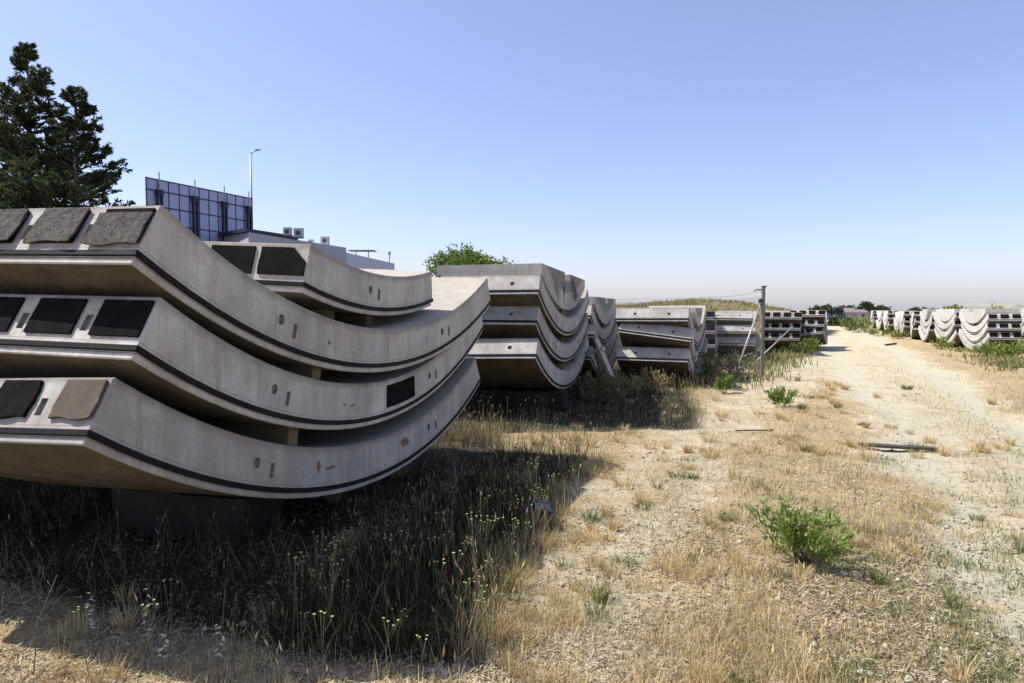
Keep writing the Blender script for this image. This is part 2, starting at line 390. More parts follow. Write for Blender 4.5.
def cutter_cyl(bm, th, r, rad, x, depth, ax='x'):
    c = P(x, th, r)
    rr = bmesh.ops.create_cone(bm, cap_ends=True, segments=14, radius1=rad, radius2=rad*.8, depth=depth*2)
    rot = Euler((0, R(90), 0)).to_matrix() if ax == 'x' else Euler((R(th-90), 0, 0)).to_matrix()
    bmesh.ops.transform(bm, matrix=Matrix.Translation(c) @ rot.to_4x4(), verts=rr['verts'])
def body_mesh(name, a0, a1, pockets, ends, slotted=True):
    n = max(6, int((a1-a0)/2.2))
    bm = bmesh.new(); arc_solid(bm, a0, a1, 0, .287, -W/2, W/2, n)
    main = bm_mesh(bm, name)
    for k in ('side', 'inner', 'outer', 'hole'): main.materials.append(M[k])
    o = bpy.data.objects.new('tmp', main); C.objects.link(o)
    bm = bmesh.new()
    for th in pockets:
        for sx in (1, -1):
            cutter_cyl(bm, th-.9, .130, .034, sx*W/2, .022); cutter_box(bm, th+.95, .160, .45, .085, sx*W/2, .022)
    for x in ends:
        for th in (a0, a1):
            if slotted: box_bm(bm, .042, .04, .085, P(x, th, .150), Euler((R(th), 0, 0)).to_matrix())
            else: cutter_cyl(bm, th, .15, .035, x, .05, 'end')
    bmesh.ops.recalc_face_normals(bm, faces=bm.faces[:])
    for f in bm.faces: f.material_index = 3
    cm = bm_mesh(bm, 'cut')
    for k in ('side', 'inner', 'outer', 'hole'): cm.materials.append(M[k])
    co = bpy.data.objects.new('tmpcut', cm); C.objects.link(co)
    md = o.modifiers.new('b', 'BOOLEAN'); md.object = co; md.operation = 'DIFFERENCE'; md.solver = 'EXACT'
    dg = bpy.context.evaluated_depsgraph_get(); dg.update()
    res = bpy.data.meshes.new_from_object(o.evaluated_get(dg))
    bpy.data.objects.remove(o); bpy.data.objects.remove(co)
    # the outer lip, set back a little behind the gasket line
    bm = bmesh.new(); bm.from_mesh(res)
    d = math.degrees(.010/RI)
    arc_solid(bm, a0+d, a1-d, .283, TH, -W/2+.010, W/2-.010, n, bev=.006)
    bm.to_mesh(res); bm.free()
    res.shade_smooth(); res.set_sharp_from_angle(angle=R(22)); res.name = name
    return res
def gasket_mesh(name, a0, a1):
    n = max(6, int((a1-a0)/2.2)); bm = bmesh.new()
    d = math.degrees(.006/RI)
    arc_solid(bm, a0-d, a1+d, .254, .285, -W/2-.006, W/2+.006, n, (0, 0, 0), bev=.004)
    me = bm_mesh(bm, name); me.shade_smooth(); me.set_sharp_from_angle(angle=R(22)); return me
def pad_mesh(name, a, x0, x1, r0=.03, r1=.216, t=.012, cut=False, curl=0.0, seed=0, slip=0.0):
    """a pad glued on the end face at angle a; curl lifts its lower edge off the face"""
    rr = random.Random(seed); nx_, ny_ = (9, 7) if curl else (2, 2)
    s = -1 if a < 0 else 1; V = []; F = []
    tang = Vector((0, s*math.cos(R(a)), s*math.sin(R(a))))
    for layer in (0, 1):
        for j in range(ny_+1):
            for i in range(nx_+1):
                u = i/nx_; q = j/ny_
                x = x1+(x0-x1)*u; r = r0+(r1-r0)*q+slip
                if curl: x += rr.uniform(-.004, .004)+.012*math.sin(q*5+seed)*(u-.5); r += .007*math.sin(u*7+seed*2)*q
                if cut and u > .7 and q < .45: x = x1+(x0-x1)*(.7+.3*q/.45*.9) if u > .99 else x
                off = t*layer+(.015 if slip else .0015)
                if curl: off += curl*(q**2.2)*(.5+.5*math.sin(u*4.2+seed))+curl*.7*max(0, u-.75)*q+rr.uniform(0, .003)*layer
                V.append(P(x, a, r)+tang*off)
    n1 = (nx_+1)*(ny_+1)
    def I(l, j, i): return l*n1+j*(nx_+1)+i
    for j in range(ny_):
        for i in range(nx_):
            F.append((I(1, j, i), I(1, j+1, i), I(1, j+1, i+1), I(1, j, i+1)))
            F.append((I(0, j, i), I(0, j, i+1), I(0, j+1, i+1), I(0, j+1, i)))
    for i in range(nx_):
        F.append((I(0, 0, i), I(1, 0, i), I(1, 0, i+1), I(0, 0, i+1))); F.append((I(0, ny_, i), I(0, ny_, i+1), I(1, ny_, i+1), I(1, ny_, i)))
    for j in range(ny_):
        F.append((I(0, j, 0), I(0, j+1, 0), I(1, j+1, 0), I(1, j, 0))); F.append((I(0, j, nx_), I(1, j, nx_), I(1, j+1, nx_), I(0, j+1, nx_)))
    me = mesh_pd(name, V, F)
    bm = bmesh.new(); bm.from_mesh(me); bmesh.ops.recalc_face_normals(bm, faces=bm.faces[:]); bm.to_mesh(me); bm.free()
    if curl: me.shade_smooth(); me.set_sharp_from_angle(angle=R(50))
    return me
PADX = [(.735-.39*k, .735-.39*k-.28) for k in range(4)]
HOLEX = [.735-.335-.39*k for k in range(3)]
HA = 30.0
b_full = body_mesh('segment_body', -HA, HA, (-15.3, 14.0), HOLEX)
b_plain = body_mesh('plain_segment_body', -HA, HA, (-13.6, 14.5), (-.35, .35), False)
b_key = body_mesh('key_segment_body', -13.8, 12.5, (-1.9,), HOLEX)
b_a = body_mesh('segment_body', -29.2, 29.1, (-15.3, 14.0), HOLEX); g_a = gasket_mesh('gasket', -29.2, 29.1)
b_b = body_mesh('segment_body', -30.5, 30.5, (-16.8, 12.3), HOLEX); g_b = gasket_mesh('gasket', -30.5, 30.5)
for g_ in (g_a, g_b): g_.materials.append(M['rubber'])
g_full = gasket_mesh('gasket', -HA, HA); g_key = gasket_mesh('key_gasket', -13.8, 12.5)
pads_n = [pad_mesh('pad', -HA, *x) for x in PADX]
pads_f = [pad_mesh('pad', HA, *x) for x in PADX]
for p_ in pads_n+pads_f: p_.materials.append(M['pad'])
g_full.materials.append(M['rubber']); g_key.materials.append(M['rubber'])
def seg_matrix(x, y, z, psi, tilt, roll):
    Rm = (Matrix.Rotation(R(-psi), 4, 'Z') @ Matrix.Rotation(R(tilt), 4, 'X') @ Matrix.Rotation(R(roll), 4, 'Y'))
    p = Vector((x, y, z+EYE)) + (Rm @ Vector((-W/2, 0, -TH)))
    return Matrix.Translation(p) @ Rm
def pale_copy(me):
    c = me.copy(); c.materials[0] = M['white_side']; c.materials[1] = M['white_side']; return c
b_full_p, b_plain_p = pale_copy(b_full), pale_copy(b_plain)
def make_segment(body, gasket, pads):
    e = empty('tunnel_segment'); parts = [link('body', body, e), link('gasket', gasket, e)]
    for p in pads: parts.append(link('pad', p, e))
    reg(e, *parts); return e
protos = {}
def segment(kind, mtx, label, group):
    if kind not in protos:
        o = make_segment({'padded': b_full, 'plain': b_plain, 'pale': b_full_p}[kind], g_full, [] if kind == 'plain' else pads_n+pads_f)
        protos[kind] = o
    else: o = copy_tree(protos[kind])
    o.matrix_world = mtx; tag(o, label, 'concrete segment', group); return o
# half-moon base piece: flat top with a channel, curved underside
def moon_mesh(half=1.95, rise=.47, top=.62, notch=(-.18, .34), depth=.13):
    rad = (half**2+rise**2)/(2*rise); n = 26; prof = []
    for i in range(n+1):
        y = -half+2*half*i/n; prof.append((y, rad-math.sqrt(max(0, rad*rad-y*y))))
    prof += [(half, top), (notch[1], top), (notch[1]-.03, top-depth), (notch[0]+.03, top-depth), (notch[0], top), (-half, top)]
    V = [(x, y, z) for x in (-W/2, W/2) for y, z in prof]; k = len(prof)
    bm = bmesh.new(); bv = [bm.verts.new(q) for q in V]
    for i in range(k):
        j = (i+1) % k; bm.faces.new((bv[i], bv[j], bv[k+j], bv[k+i]))
    # side faces as strips so that they stay planar and well shaded
    a = bm.faces.new(bv[:k][::-1]); c = bm.faces.new(bv[k:])
    bmesh.ops.triangulate(bm, faces=[a, c]); bmesh.ops.recalc_face_normals(bm, faces=bm.faces[:])
    return bm_mesh(bm, 'half_moon_body')
moon = moon_mesh(); moon.materials.append(M['side'])
moon_p = moon.copy(); moon_p.materials[0] = M['white_side']

ORD = {3: ['bottom', 'middle', 'top'], 2: ['lower', 'upper'], 4: ['bottom', 'second from bottom', 'third from bottom', 'top']}
spacer_me = box_me('timber_spacer', 1.42, .10, .1, bev=.006); spacer_me.materials.append(M['timber'])
def spacer(mtx, th, r, h, label, group, mat=None):
    me = spacer_me if mat is None else mat
    o = link('timber_spacer', me); c = mtx @ P(0, th, r)
    rot = mtx.to_3x3() @ Euler((R(th), 0, 0)).to_matrix()
    o.matrix_world = Matrix.Translation(c) @ rot.to_4x4() @ Matrix.Diagonal((1, 1, h/.1, 1))
    tag(o, label, 'timber block', group); return o

# ---- stack one, nearest
fit = {'1a': (-.942, 5.13, -.150, 18.28, -1.94, 1.66), '1b': (-.992, 5.255, -.552, 16.53, -.21, 1.3),
       '1c': (-1.0614, 5.0511, -.9842, 18.45, -2.69, -2.0), '1k': (-1.0065, 5.4066, .2684, 16.03, -1.33, 3.0)}
G1 = 'segments of the nearest stack'
mt = {k: seg_matrix(*v) for k, v in fit.items()}
sA = make_segment(b_a, g_a, []); sA.matrix_world = mt['1a']
tag(sA, 'third concrete arch of the nearest stack, with peeling felt mats hanging on its end', 'concrete segment', G1)
for k, (x0, x1) in enumerate(PADX):
    o = link('pad', pad_mesh('pad', -29.2, x0, x1), sA, M['pad'])
    fm = link('felt_mat', pad_mesh('felt_mat', -29.2, x0+.01, x1-.02+(.02 if k else 0), .045 if k == 0 else .024, .222, .007, curl=.015 if k else .009, seed=k+3, slip=.014 if k == 0 else .002), sA, M['felt'])
    fm['label'] = 'curled weathered felt mat'
pB = [pad_mesh('pad', a_, *x_) for a_ in (-30.5, 30.5) for x_ in PADX]
for p_ in pB: p_.materials.append(M['pad'])
sB = make_segment(b_b, g_b, pB); sB.matrix_world = mt['1b']
tag(sB, 'second concrete arch of the nearest stack, with a black square on its flank', 'concrete segment', G1)
def side_patch(name, th0, th1, r0, r1, mat, t=.006, jag=0.0, seed=1, side=1):
    rr = random.Random(seed); V = []; F = []; n = 6
    for l in (0, 1):
        for i in range(n+1):
            for j in range(2):
                th = th0+(th1-th0)*i/n+rr.uniform(-1, 1)*jag*.4; r = (r0, r1)[j]+rr.uniform(-1, 1)*jag*.02
                V.append(P(side*(W/2-.002+t*l), th, r))
    m_ = 2*(n+1)
    for i in range(n):
        a = 2*i; F.append((m_+a, m_+a+1, m_+a+3, m_+a+2))
        F.append((a, a+2, m_+a+2, m_+a)); F.append((a+1, m_+a+1, m_+a+3, a+3))
    F.append((0, m_, m_+1, 1)); F.append((2*n, 2*n+1, m_+2*n+1, m_+2*n))
    me = mesh_pd(name, V, F); bm = bmesh.new(); bm.from_mesh(me); bmesh.ops.recalc_face_normals(bm, faces=bm.faces[:]); bm.to_mesh(me); bm.free()
    me.materials.append(mat); return me
o = link('flank_pad', side_patch('flank_pad', .7, 7.1, .042, .218, M['pad'], .012), sB); o['label'] = 'black square pad on the flank'
sC = empty('tunnel_segment'); link('body', b_full, sC); link('gasket', g_full, sC); sC.matrix_world = mt['1c']
tag(sC, 'bottom concrete arch of the nearest stack, with a browned mat at its corner', 'concrete segment', G1)
for k, (x0, x1) in enumerate(PADX):
    mm_ = pad_mesh('pad', -HA, x0, x1+.04, .024, .21, .014, curl=.006, seed=11+k); mm_.materials.append(M['brown_pad'] if k == 0 else M['pad'])
    o = link('pad', mm_, sC); o['label'] = 'smooth browned pad' if k == 0 else 'dark curled pad'
def rust_patch(parent, th, r, w_, h_, seed):
    o = link('rust_stain', side_patch('rust_stain', th-w_*1.4, th+w_*1.4, r-h_*1.4, r+h_*1.4, M['bleed'], .003, jag=.3, seed=seed), parent); return o
rust_patch(sC, -8.4, .12, .22, .045, 1); rust_patch(sC, 7.2, .118, 1.1, .035, 2); rust_patch(sC, -6.6, .135, .9, .006, 5)
rust_patch(sA, -9.6, .155, .18, .012, 3); rust_patch(sB, -7.5, .15, .12, .012, 4); rust_patch(sB, -6.0, .155, .5, .006, 6)
sK = empty('tunnel_segment'); link('body', b_key, sK); link('gasket', g_key, sK); sK.matrix_world = mt['1k']
tag(sK, 'short key segment with a chipped black pad lying on top of the nearest stack', 'concrete segment', G1)
for k, (x0, x1) in enumerate(PADX):
    mm_ = pad_mesh('pad', -13.8, x0-(.0), x1-.06, cut=(k == 0)); mm_.materials.append(M['pad']); link('pad', mm_, sK)
GS = 'timber spacers in the nearest stack'
for a, (lo, hi) in enumerate((('1c', '1b'), ('1b', '1a'), ('1a', '1k'))):
    for th in ((-11.5, 9.0) if a < 2 else (-3.0, 4.5)):
        # spacer fills the gap between the two faces
        p_up = (mt[lo].inverted() @ (mt[hi] @ P(0, th, TH)))
        gap = RI+TH-p_up.z; gap_r = math.hypot(p_up.y, gap)-RI   # radial position of the upper underside
        h = max(.03, -gap_r)
        spacer(mt[lo] @ Matrix.Translation((-.3 if a == 2 else (-.5 if th > 0 else 0), 0, 0)), th, -h/2, h, 'timber spacer ' + ('between bottom and second arch', 'between second and third arch', 'under the key segment')[a] + ' of the nearest stack, ' + ('camera end' if th < 0 else 'far end'), GS)

# ---- its neighbour on the left, just outside the photo: it throws the shade seen under the nearest stack
for i_ in range(3):
    o = make_segment(b_full, g_full, pads_n+pads_f); o.matrix_world = seg_matrix(-2.62-.03*i_, 5.70+.05*i_, -1.0+.43*i_, 18+.5*i_, -1.0, .3)
    tag(o, ('bottom', 'middle', 'top')[i_] + ' arch of the stack just left of the nearest one, beyond the photo edge', 'concrete segment', 'segments of the stacks left of the nearest')
    o = copy_tree(o); o.matrix_world = seg_matrix(-4.35-.03*i_, 6.2+.05*i_, -1.0+.43*i_, 18-.4*i_, -1.0, .3)  # unseen second stack, added to shade the lit ground behind
    tag(o, ('bottom', 'middle', 'top')[i_] + ' arch of the added second stack left of the nearest one, beyond the photo edge', 'concrete segment', 'segments of the stacks left of the nearest')
    o = copy_tree(o); o.matrix_world = seg_matrix(-1.15-.03*i_, 12.1+.05*i_, -1.03+.43*i_, 15-.4*i_, -1.0, .3)  # unseen stack, added with it for the same shading
    tag(o, ('bottom', 'middle', 'top')[i_] + ' arch of the added stack hidden left of the graffiti stack', 'concrete segment', 'segments of the stacks left of the nearest')
# ---- stack two with graffiti
G2 = 'segments of the second stack on the left'
f2 = {'2a': (.9738, 11.735, -.133, 15.0, -1.13, -.2), '2b': (.964, 11.895, -.59, 15.4, -1.7, .3), '2c': (.963, 11.698, -1.031, 15.5, -1.2, -1.3)}
for k, nm in (('2c', 'bottom'), ('2b', 'middle'), ('2a', 'top')):
    segment('plain', seg_matrix(*f2[k]), f'{nm} plain concrete arch of the stack with the graffiti half moon', G2)
for lo, hi, nm in (('2c', '2b', 'lower'), ('2b', '2a', 'upper')):
    spacer(seg_matrix(*f2[lo]), -2, -.055, .11, f'dark timber spacer in the {nm} gap of the graffiti stack', 'timber spacers in the graffiti stack')
    spacer(seg_matrix(*f2[lo]), 12, -.05, .10, f'far timber spacer in the {nm} gap of the graffiti stack', 'timber spacers in the graffiti stack')
def ribbon(name, pts, w_, x, mat, parent):
    """flat painted line on a flank at constant x; pts are (y, z)"""
    V = []; F = []
    for i, (y, z) in enumerate(pts):
        a = pts[max(0, i-1)]; b_ = pts[min(len(pts)-1, i+1)]; dy, dz = b_[0]-a[0], b_[1]-a[1]; l = math.hypot(dy, dz) or 1
        ww = w_*(.7+.5*math.sin(i*1.7)**2)
        V += [(x, y-dz/l*ww, z+dy/l*ww), (x, y+dz/l*ww, z-dy/l*ww)]
    for i in range(len(pts)-1): F.append((2*i, 2*i+2, 2*i+3, 2*i+1))
    return V, F
def moon_piece(mtx, me, label, group, cat='concrete piece'):
    e = empty('half_moon_block'); b_ = link('body', me, e); e.matrix_world = mtx; reg(e, b_); tag(e, label, cat, group); return e
mm2 = seg_matrix(*f2['2a']) @ Matrix.Translation((-.04, -.2, TH+.12)) @ Matrix.Diagonal((1.055, 1, 1, 1))
mo = moon_piece(mm2, moon, 'flat topped half moon concrete block with blue graffiti on its flank', 'half moon blocks')
SPRAY = M['spray']
def squig(y0, z0, y1, z1, amp, n, fr, w_):
    pts = [(y0+(y1-y0)*t/n+amp*math.sin(t*fr+z0*9)*.5, z0+(z1-z0)*t/n+amp*math.cos(t*fr*1.3)*.6) for t in range(n+1)]
    v, f = ribbon('', pts, w_, W/2+.003, None, None); link('spray_stroke', mesh_pd('spray_stroke', v, f), mo, SPRAY)
for a in ((-.32, .47, -.24, .10, .05, 34, .9, .012), (-.12, .40, -.30, .26, .09, 30, .8, .010), (.30, .50, .42, .06, .03, 26, 1.1, .012),
          (.45, .52, .95, .36, .11, 44, .75, .014), (.50, .40, 1.10, .26, .10, 44, .8, .012), (.60, .27, .98, .20, .09, 34, .9, .011), (.72, .55, .80, .22, .04, 24, .8, .009)): squig(*a)
SPRAY = M['faded_spray']
for a in ((-1.15, .48, -.75, .30, .13, 40, .7, .010), (-1.05, .34, -.72, .20, .10, 34, .8, .009), (-.9, .55, -.8, .25, .05, 26, .9, .008)): squig(*a)
sp2 = box_me('wedge', 1.42, .40, .12, bev=.01); sp2.materials.append(M['timber'])
def wedge(mtx, label, group, me=sp2):
    o = link('timber_block', me); o.matrix_world = mtx; tag(o, label, 'timber block', group)
wedge(seg_matrix(*f2['2a']) @ Matrix.Translation((0, -.17, TH+.068)), 'brown timber block under the graffiti half moon', 'timber blocks under the half moons')

# ---- the other stacks
def stack(x, y, psi, base, n, kind, desc, group, moon_top=None, rolls=(), pitch=.42, left=False, key=False, moon_h=1.0):
    """x, y: middle of the visible flank; base: height of the lowest point"""
    if left: x, y = x+W*math.cos(R(psi)), y-W*math.sin(R(psi))
    rj = random.Random(int(x*100)+7)
    for i in range(n):
        roll = rolls[i] if i < len(rolls) else rj.uniform(-.6, .6)
        dz = i*pitch - (.05 if roll > 2 else 0) + (W*math.sin(R(-roll)) if roll < -2 else 0)
        jx, jp = rj.uniform(-.05, .05), rj.uniform(-1.2, 1.2)
        mtx = seg_matrix(x+jx, y+rj.uniform(-.08, .08), base-EYE+TH+dz, psi+jp, rj.uniform(-1.2, 1.2), roll)
        segment(kind, mtx, f'{ORD[n][i]} arch of {desc}', group)
    top = seg_matrix(x, y, base-EYE+TH+(n-1)*pitch, psi, 0, 0)
    if moon_top:
        moon_piece(top @ Matrix.Translation((0, 0, TH+.11)) @ Matrix.Diagonal((1, moon_top, moon_h, 1)), moon_p if kind == 'pale' else moon, f'flat topped half moon block on {desc}', 'half moon blocks')
        wedge(top @ Matrix.Translation((0, .02, TH+.062)), f'timber block under the half moon, {desc[4:]}', 'timber blocks under the half moons')
    if key:
        o = empty('tunnel_segment'); link('body', b_key, o); link('gasket', g_key, o); o.matrix_world = seg_matrix(x, y+.2, base-EYE+TH+n*pitch-.02, psi, 3, 0)
        tag(o, f'short key segment lying on {desc}', 'concrete segment', group)
def mid(px, d, psi):   # middle of a flank whose camera end is seen at picture column px at distance d
    X0 = (px-512)*d/683; h = RI*math.sin(R(HA)); return X0+h*math.sin(R(psi)), d+h*math.cos(R(psi))
GL = 'stacked segments in the left row'
x, y = mid(592, 14.2, 15.5); stack(x, y, 15.5, .0, 3, 'plain', 'the stack half hidden behind the graffiti stack', GL, moon_top=.95)
x, y = mid(690, 14.0, 20); stack(x, y, 20, -.07, 3, 'plain', 'the stack with the tilted middle arch beside the fence', GL, rolls=(0.4, 7.0, -.3), pitch=.43, moon_top=.5, moon_h=.70)
x, y = mid(717, 21.0, 18); stack(x, y, 18, -.18, 3, 'padded', 'the narrow stack glimpsed between two plain stacks', GL, key=True)
x, y = mid(756, 22.5, 20); stack(x, y, 20, -.2, 3, 'plain', 'the plain stack behind the leaning brace', GL)
x, y = mid(801, 27.0, 22); stack(x, y, 22, -.22, 3, 'padded', 'the black padded stack right of the fence post', GL)
x, y = mid(825, 30.0, 26); stack(x, y, 26, -.2, 3, 'padded', 'the last stack of the left row beside the track', GL, rolls=(-7, 1.5, 0))
GR = 'stacked segments in the right row'
for px, d, psi, mo_, dsc, n in ((986, 27.0, 21.5, 1.05, 'the nearest pale stack of the right row', 3), (1027, 26.0, 21.5, 1.05, 'the stack cut by the right edge of the photo', 3),
        (955, 31.5, 21.5, 1.05, 'the second pale stack of the right row', 3), (930.5, 36.3, 24, .5, 'the third pale stack of the right row', 3),
        (914, 40.5, 28, None, 'the fourth, thin looking pale stack of the right row', 3), (904, 44.5, 26, None, 'the fifth pale stack of the right row', 3),
        (899.5, 49, 24.5, None, 'the sixth pale stack of the right row', 3), (888, 53, 24.5, None, 'the seventh pale stack of the right row', 3),
        (881, 57.5, 24, None, 'the eighth pale stack of the right row', 3), (873, 64, 25, None, 'the last pale stack of the right row', 3)):
    x, y = mid(px, d, psi)
    stack(x, y, psi, -.18, n, 'pale', dsc, GR, moon_top=mo_, pitch=.385, left=True)
for mtx_, d_ in ((mt['1c'], 'the nearest stack'), (seg_matrix(*f2['2c']), 'the graffiti stack')):
    pass
# concrete sleepers the stacks stand on
def rough_block(name, sx, sy, sz, seed, cuts=6, amp=.012):
    bm = bmesh.new(); box_bm(bm, sx, sy, sz); bmesh.ops.subdivide_edges(bm, edges=bm.edges[:], cuts=cuts, use_grid_fill=True)
    rr = random.Random(seed)
    for v_ in bm.verts:
        v_.co += Vector((rr.uniform(-1, 1), rr.uniform(-1, 1), rr.uniform(-1, 1)))*amp
    me = bm_mesh(bm, name); me.materials.append(M['block']); return me
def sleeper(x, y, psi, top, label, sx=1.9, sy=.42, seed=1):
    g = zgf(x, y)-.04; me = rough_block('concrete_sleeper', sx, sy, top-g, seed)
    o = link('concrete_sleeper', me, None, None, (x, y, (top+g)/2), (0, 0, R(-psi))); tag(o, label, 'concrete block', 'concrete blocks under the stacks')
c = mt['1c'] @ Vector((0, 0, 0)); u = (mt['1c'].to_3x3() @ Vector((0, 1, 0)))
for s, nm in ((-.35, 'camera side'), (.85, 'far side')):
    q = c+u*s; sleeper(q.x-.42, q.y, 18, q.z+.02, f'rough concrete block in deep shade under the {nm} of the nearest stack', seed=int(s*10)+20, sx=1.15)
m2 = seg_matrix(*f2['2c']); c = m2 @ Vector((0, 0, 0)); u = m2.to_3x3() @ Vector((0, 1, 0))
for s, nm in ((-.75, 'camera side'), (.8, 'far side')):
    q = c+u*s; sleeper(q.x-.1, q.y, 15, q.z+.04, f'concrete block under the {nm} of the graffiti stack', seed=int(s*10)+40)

# ---------------------------------------------------------------- fence post, braces, mesh
def at(px, d, z=None):
    return Vector(((px-512)*d/683, d, zgf((px-512)*d/683, d) if z is None else z))
pb = at(763, 16.0)
fe = empty('wire_fence', pb)
tag(fe, 'slack chain link fence hung from the grey end post with a slanting brace', 'fence')
H = 2.17
bm = bmesh.new(); box_bm(bm, .07, .07, H, (0, 0, H/2), None, .008); link('post', bm_mesh(bm, 'post'), fe, M['post'])
link('arm', tube_me('arm', [(0, 0, H-.06), (-.16, .05, H-.06), (-.19, .06, H-.1)], .02, 6), fe, M['post'])
link('cap', box_me('cap', .11, .11, .03, (0.01, 0, H+.015)), fe, M['post'])
bt = Vector((-.06, .0, 1.78)); bb = at(733, 15.6)-pb
link('brace', tube_me('brace', [bb+Vector((0, 0, -.05)), bt], .021, 8), fe, M['steel'])
link('clamp', tube_me('clamp', [(-.07, 0, 1.80), (-.07, 0, 1.90)], .045, 8), fe, M['dark_metal'])
p2 = at(596, 23.4)-pb
link('post', tube_me('far_post', [p2+Vector((0, 0, 0)), p2+Vector((0, 0, 2.15))], .035, 8), fe, M['dark_metal'])
def wire_pts(h, sag, n=24, wob=0.0):
    out = []
    for i in range(n+1):
        t = i/n; q = p2*t; out.append(Vector((q.x, q.y, q.z+h-sag*math.sin(math.pi*min(1, t**.6))+wob*math.sin(i*1.3))))
    return out
link('wire', tubes_me('wire', [(wire_pts(2.08, .10, 24, .012), .006), (wire_pts(1.3, .1), .003)], 4), fe, M['steel'])
# woven mesh: real crossing wires
tw = wire_pts(2.08, .10, 200, 0); L = p2.length; V = []; F = []
def topz(t): 
    i = min(199, max(0, t*200)); k = int(i); return tw[k].z+(tw[min(200, k+1)].z-tw[k].z)*(i-k)
cell = .07; nw = int(L/cell); dirv = p2.normalized(); perp = Vector((-dirv.y, dirv.x, 0))
for k in range(-int(2.0/cell), nw):
    for sgn in (1, -1):
        t0 = k*cell; pts = []
        for s in range(0, 30):
            u_ = t0+s*.07 if sgn == 1 else t0+2.0-s*.07
            z_ = s*.07
            if u_ < 0 or u_ > L: continue
            tz = topz(u_/L)
            if z_ > 1.92: continue
            zz = p2.z*(u_/L)+.03+z_*(tz-p2.z*(u_/L)-.05)/1.95
            q = dirv*u_; pts.append(Vector((q.x, q.y, zz))+perp*.01*math.sin(u_*2+k)+Vector((0, 0, 0)))
        if len(pts) < 2: continue
        o_ = len(V); rad = .0026
        for q in pts: V += [q+Vector((0, 0, rad))+perp*rad, q-Vector((0, 0, rad))-perp*rad]
        for i in range(len(pts)-1): F.append((o_+2*i, o_+2*i+1, o_+2*i+3, o_+2*i+2))
mw = mesh_pd('mesh_wires', V, F); o = link('wire_mesh', mw, fe, M['steel']); o['kind'] = 'stuff'
a_ = at(749, 19.0); b_ = at(793, 19.6, EYE-.49)
ba = link('steel_pole', tube_me('steel_pole', [(0, 0, .02), (b_-a_)], .019, 8), None, M['steel'], a_); tag(ba, 'pale steel pole leaning behind the fence post', 'pole')
q = at(773, 14.2); pts = [(0, 0, 0), (.02, 0, .18), (.1, .0, .3), (.25, .02, .36), (.42, .05, .38)]
o = link('bent_wire', tube_me('bent_wire', pts, .006, 5), None, M['rust'], q); tag(o, 'thin rusty wire arching out of the ground near the fence post', 'wire')

# ---------------------------------------------------------------- debris
def board(name, p, q, w_, t, mat, label, cat, bend=0.0):
    p = Vector(p); q = Vector(q); d = q-p; L_ = d.length; bm = bmesh.new(); n = 10; x = d.normalized()
    yv = Vector((0, 0, 1)).cross(x); yv = yv.normalized() if yv.length > .05 else Vector((0, 1, 0)); zv = x.cross(yv); rr = random.Random(int(L_*1000)); rows = []
    for i in range(n+1):
        c_ = x*(L_*i/n)+zv*bend*math.sin(math.pi*i/n); ww = w_*(.9+.15*rr.random())*(1 if 0 < i < n else .85)
        rows.append([bm.verts.new(c_+yv*a*ww/2+zv*b2*t/2) for a, b2 in ((-1, -1), (1, -1), (1, 1), (-1, 1))])
    for i in range(n):
        for k in range(4): bm.faces.new((rows[i][k], rows[i][(k+1) % 4], rows[i+1][(k+1) % 4], rows[i+1][k]))
    bm.faces.new(rows[0][::-1]); bm.faces.new(rows[-1]); bmesh.ops.recalc_face_normals(bm, faces=bm.faces[:])
    o = link(name, bm_mesh(bm, name), None, mat, p); tag(o, label, cat); return o
board('board', at(862, 8.12)+Vector((0, 0, .035)), at(940, 7.95)+Vector((0, 0, .03)), .13, .03, M['dark_timber'], 'dark rotten board lying across the sandy track', 'board', -.004)
for k, (px, d, ln) in enumerate(((874, 7.95, .10), (881, 7.95, .08))): pass
board('stick', at(737, 9.1)+Vector((0, 0, .015)), at(775, 9.15)+Vector((0, 0, .015)), .02, .015, M['dark_timber'], 'thin dark stick on the dry ground below the small shrub', 'stick', .0)
board('timber_beam', at(596.5, 13.3, 1.02), at(619, 12.6)+Vector((0, 0, .08)), .09, .06, M['pale_timber'], 'long pale beam leaning down into weeds behind the graffiti stack', 'timber beam')
board('timber_beam', at(587, 13.6, .74), at(604, 13.1, .86), 0.09, .07, M['pale_timber'], 'short pale beam end beside the long leaning beam', 'timber beam')
board('timber_beam', at(597, 13.5, .78), at(603, 13.0, .42), .10, .09, M['timber'], 'small brown timber wedged under the leaning beam', 'timber beam')
board('timber_beam', at(655, 14.6)+Vector((0, 0, .05)), at(695, 14.9)+Vector((0, 0, .05)), .12, .06, M['pale_timber'], 'pale flat plank lying at the edge of the weeds', 'timber beam')
board('branch', at(886, 35)+Vector((0, 0, .06)), at(897, 35.3)+Vector((0, 0, .06)), .10, .08, M['dark_timber'], 'dark pole lying at the right verge by the far pale stacks', 'pole')
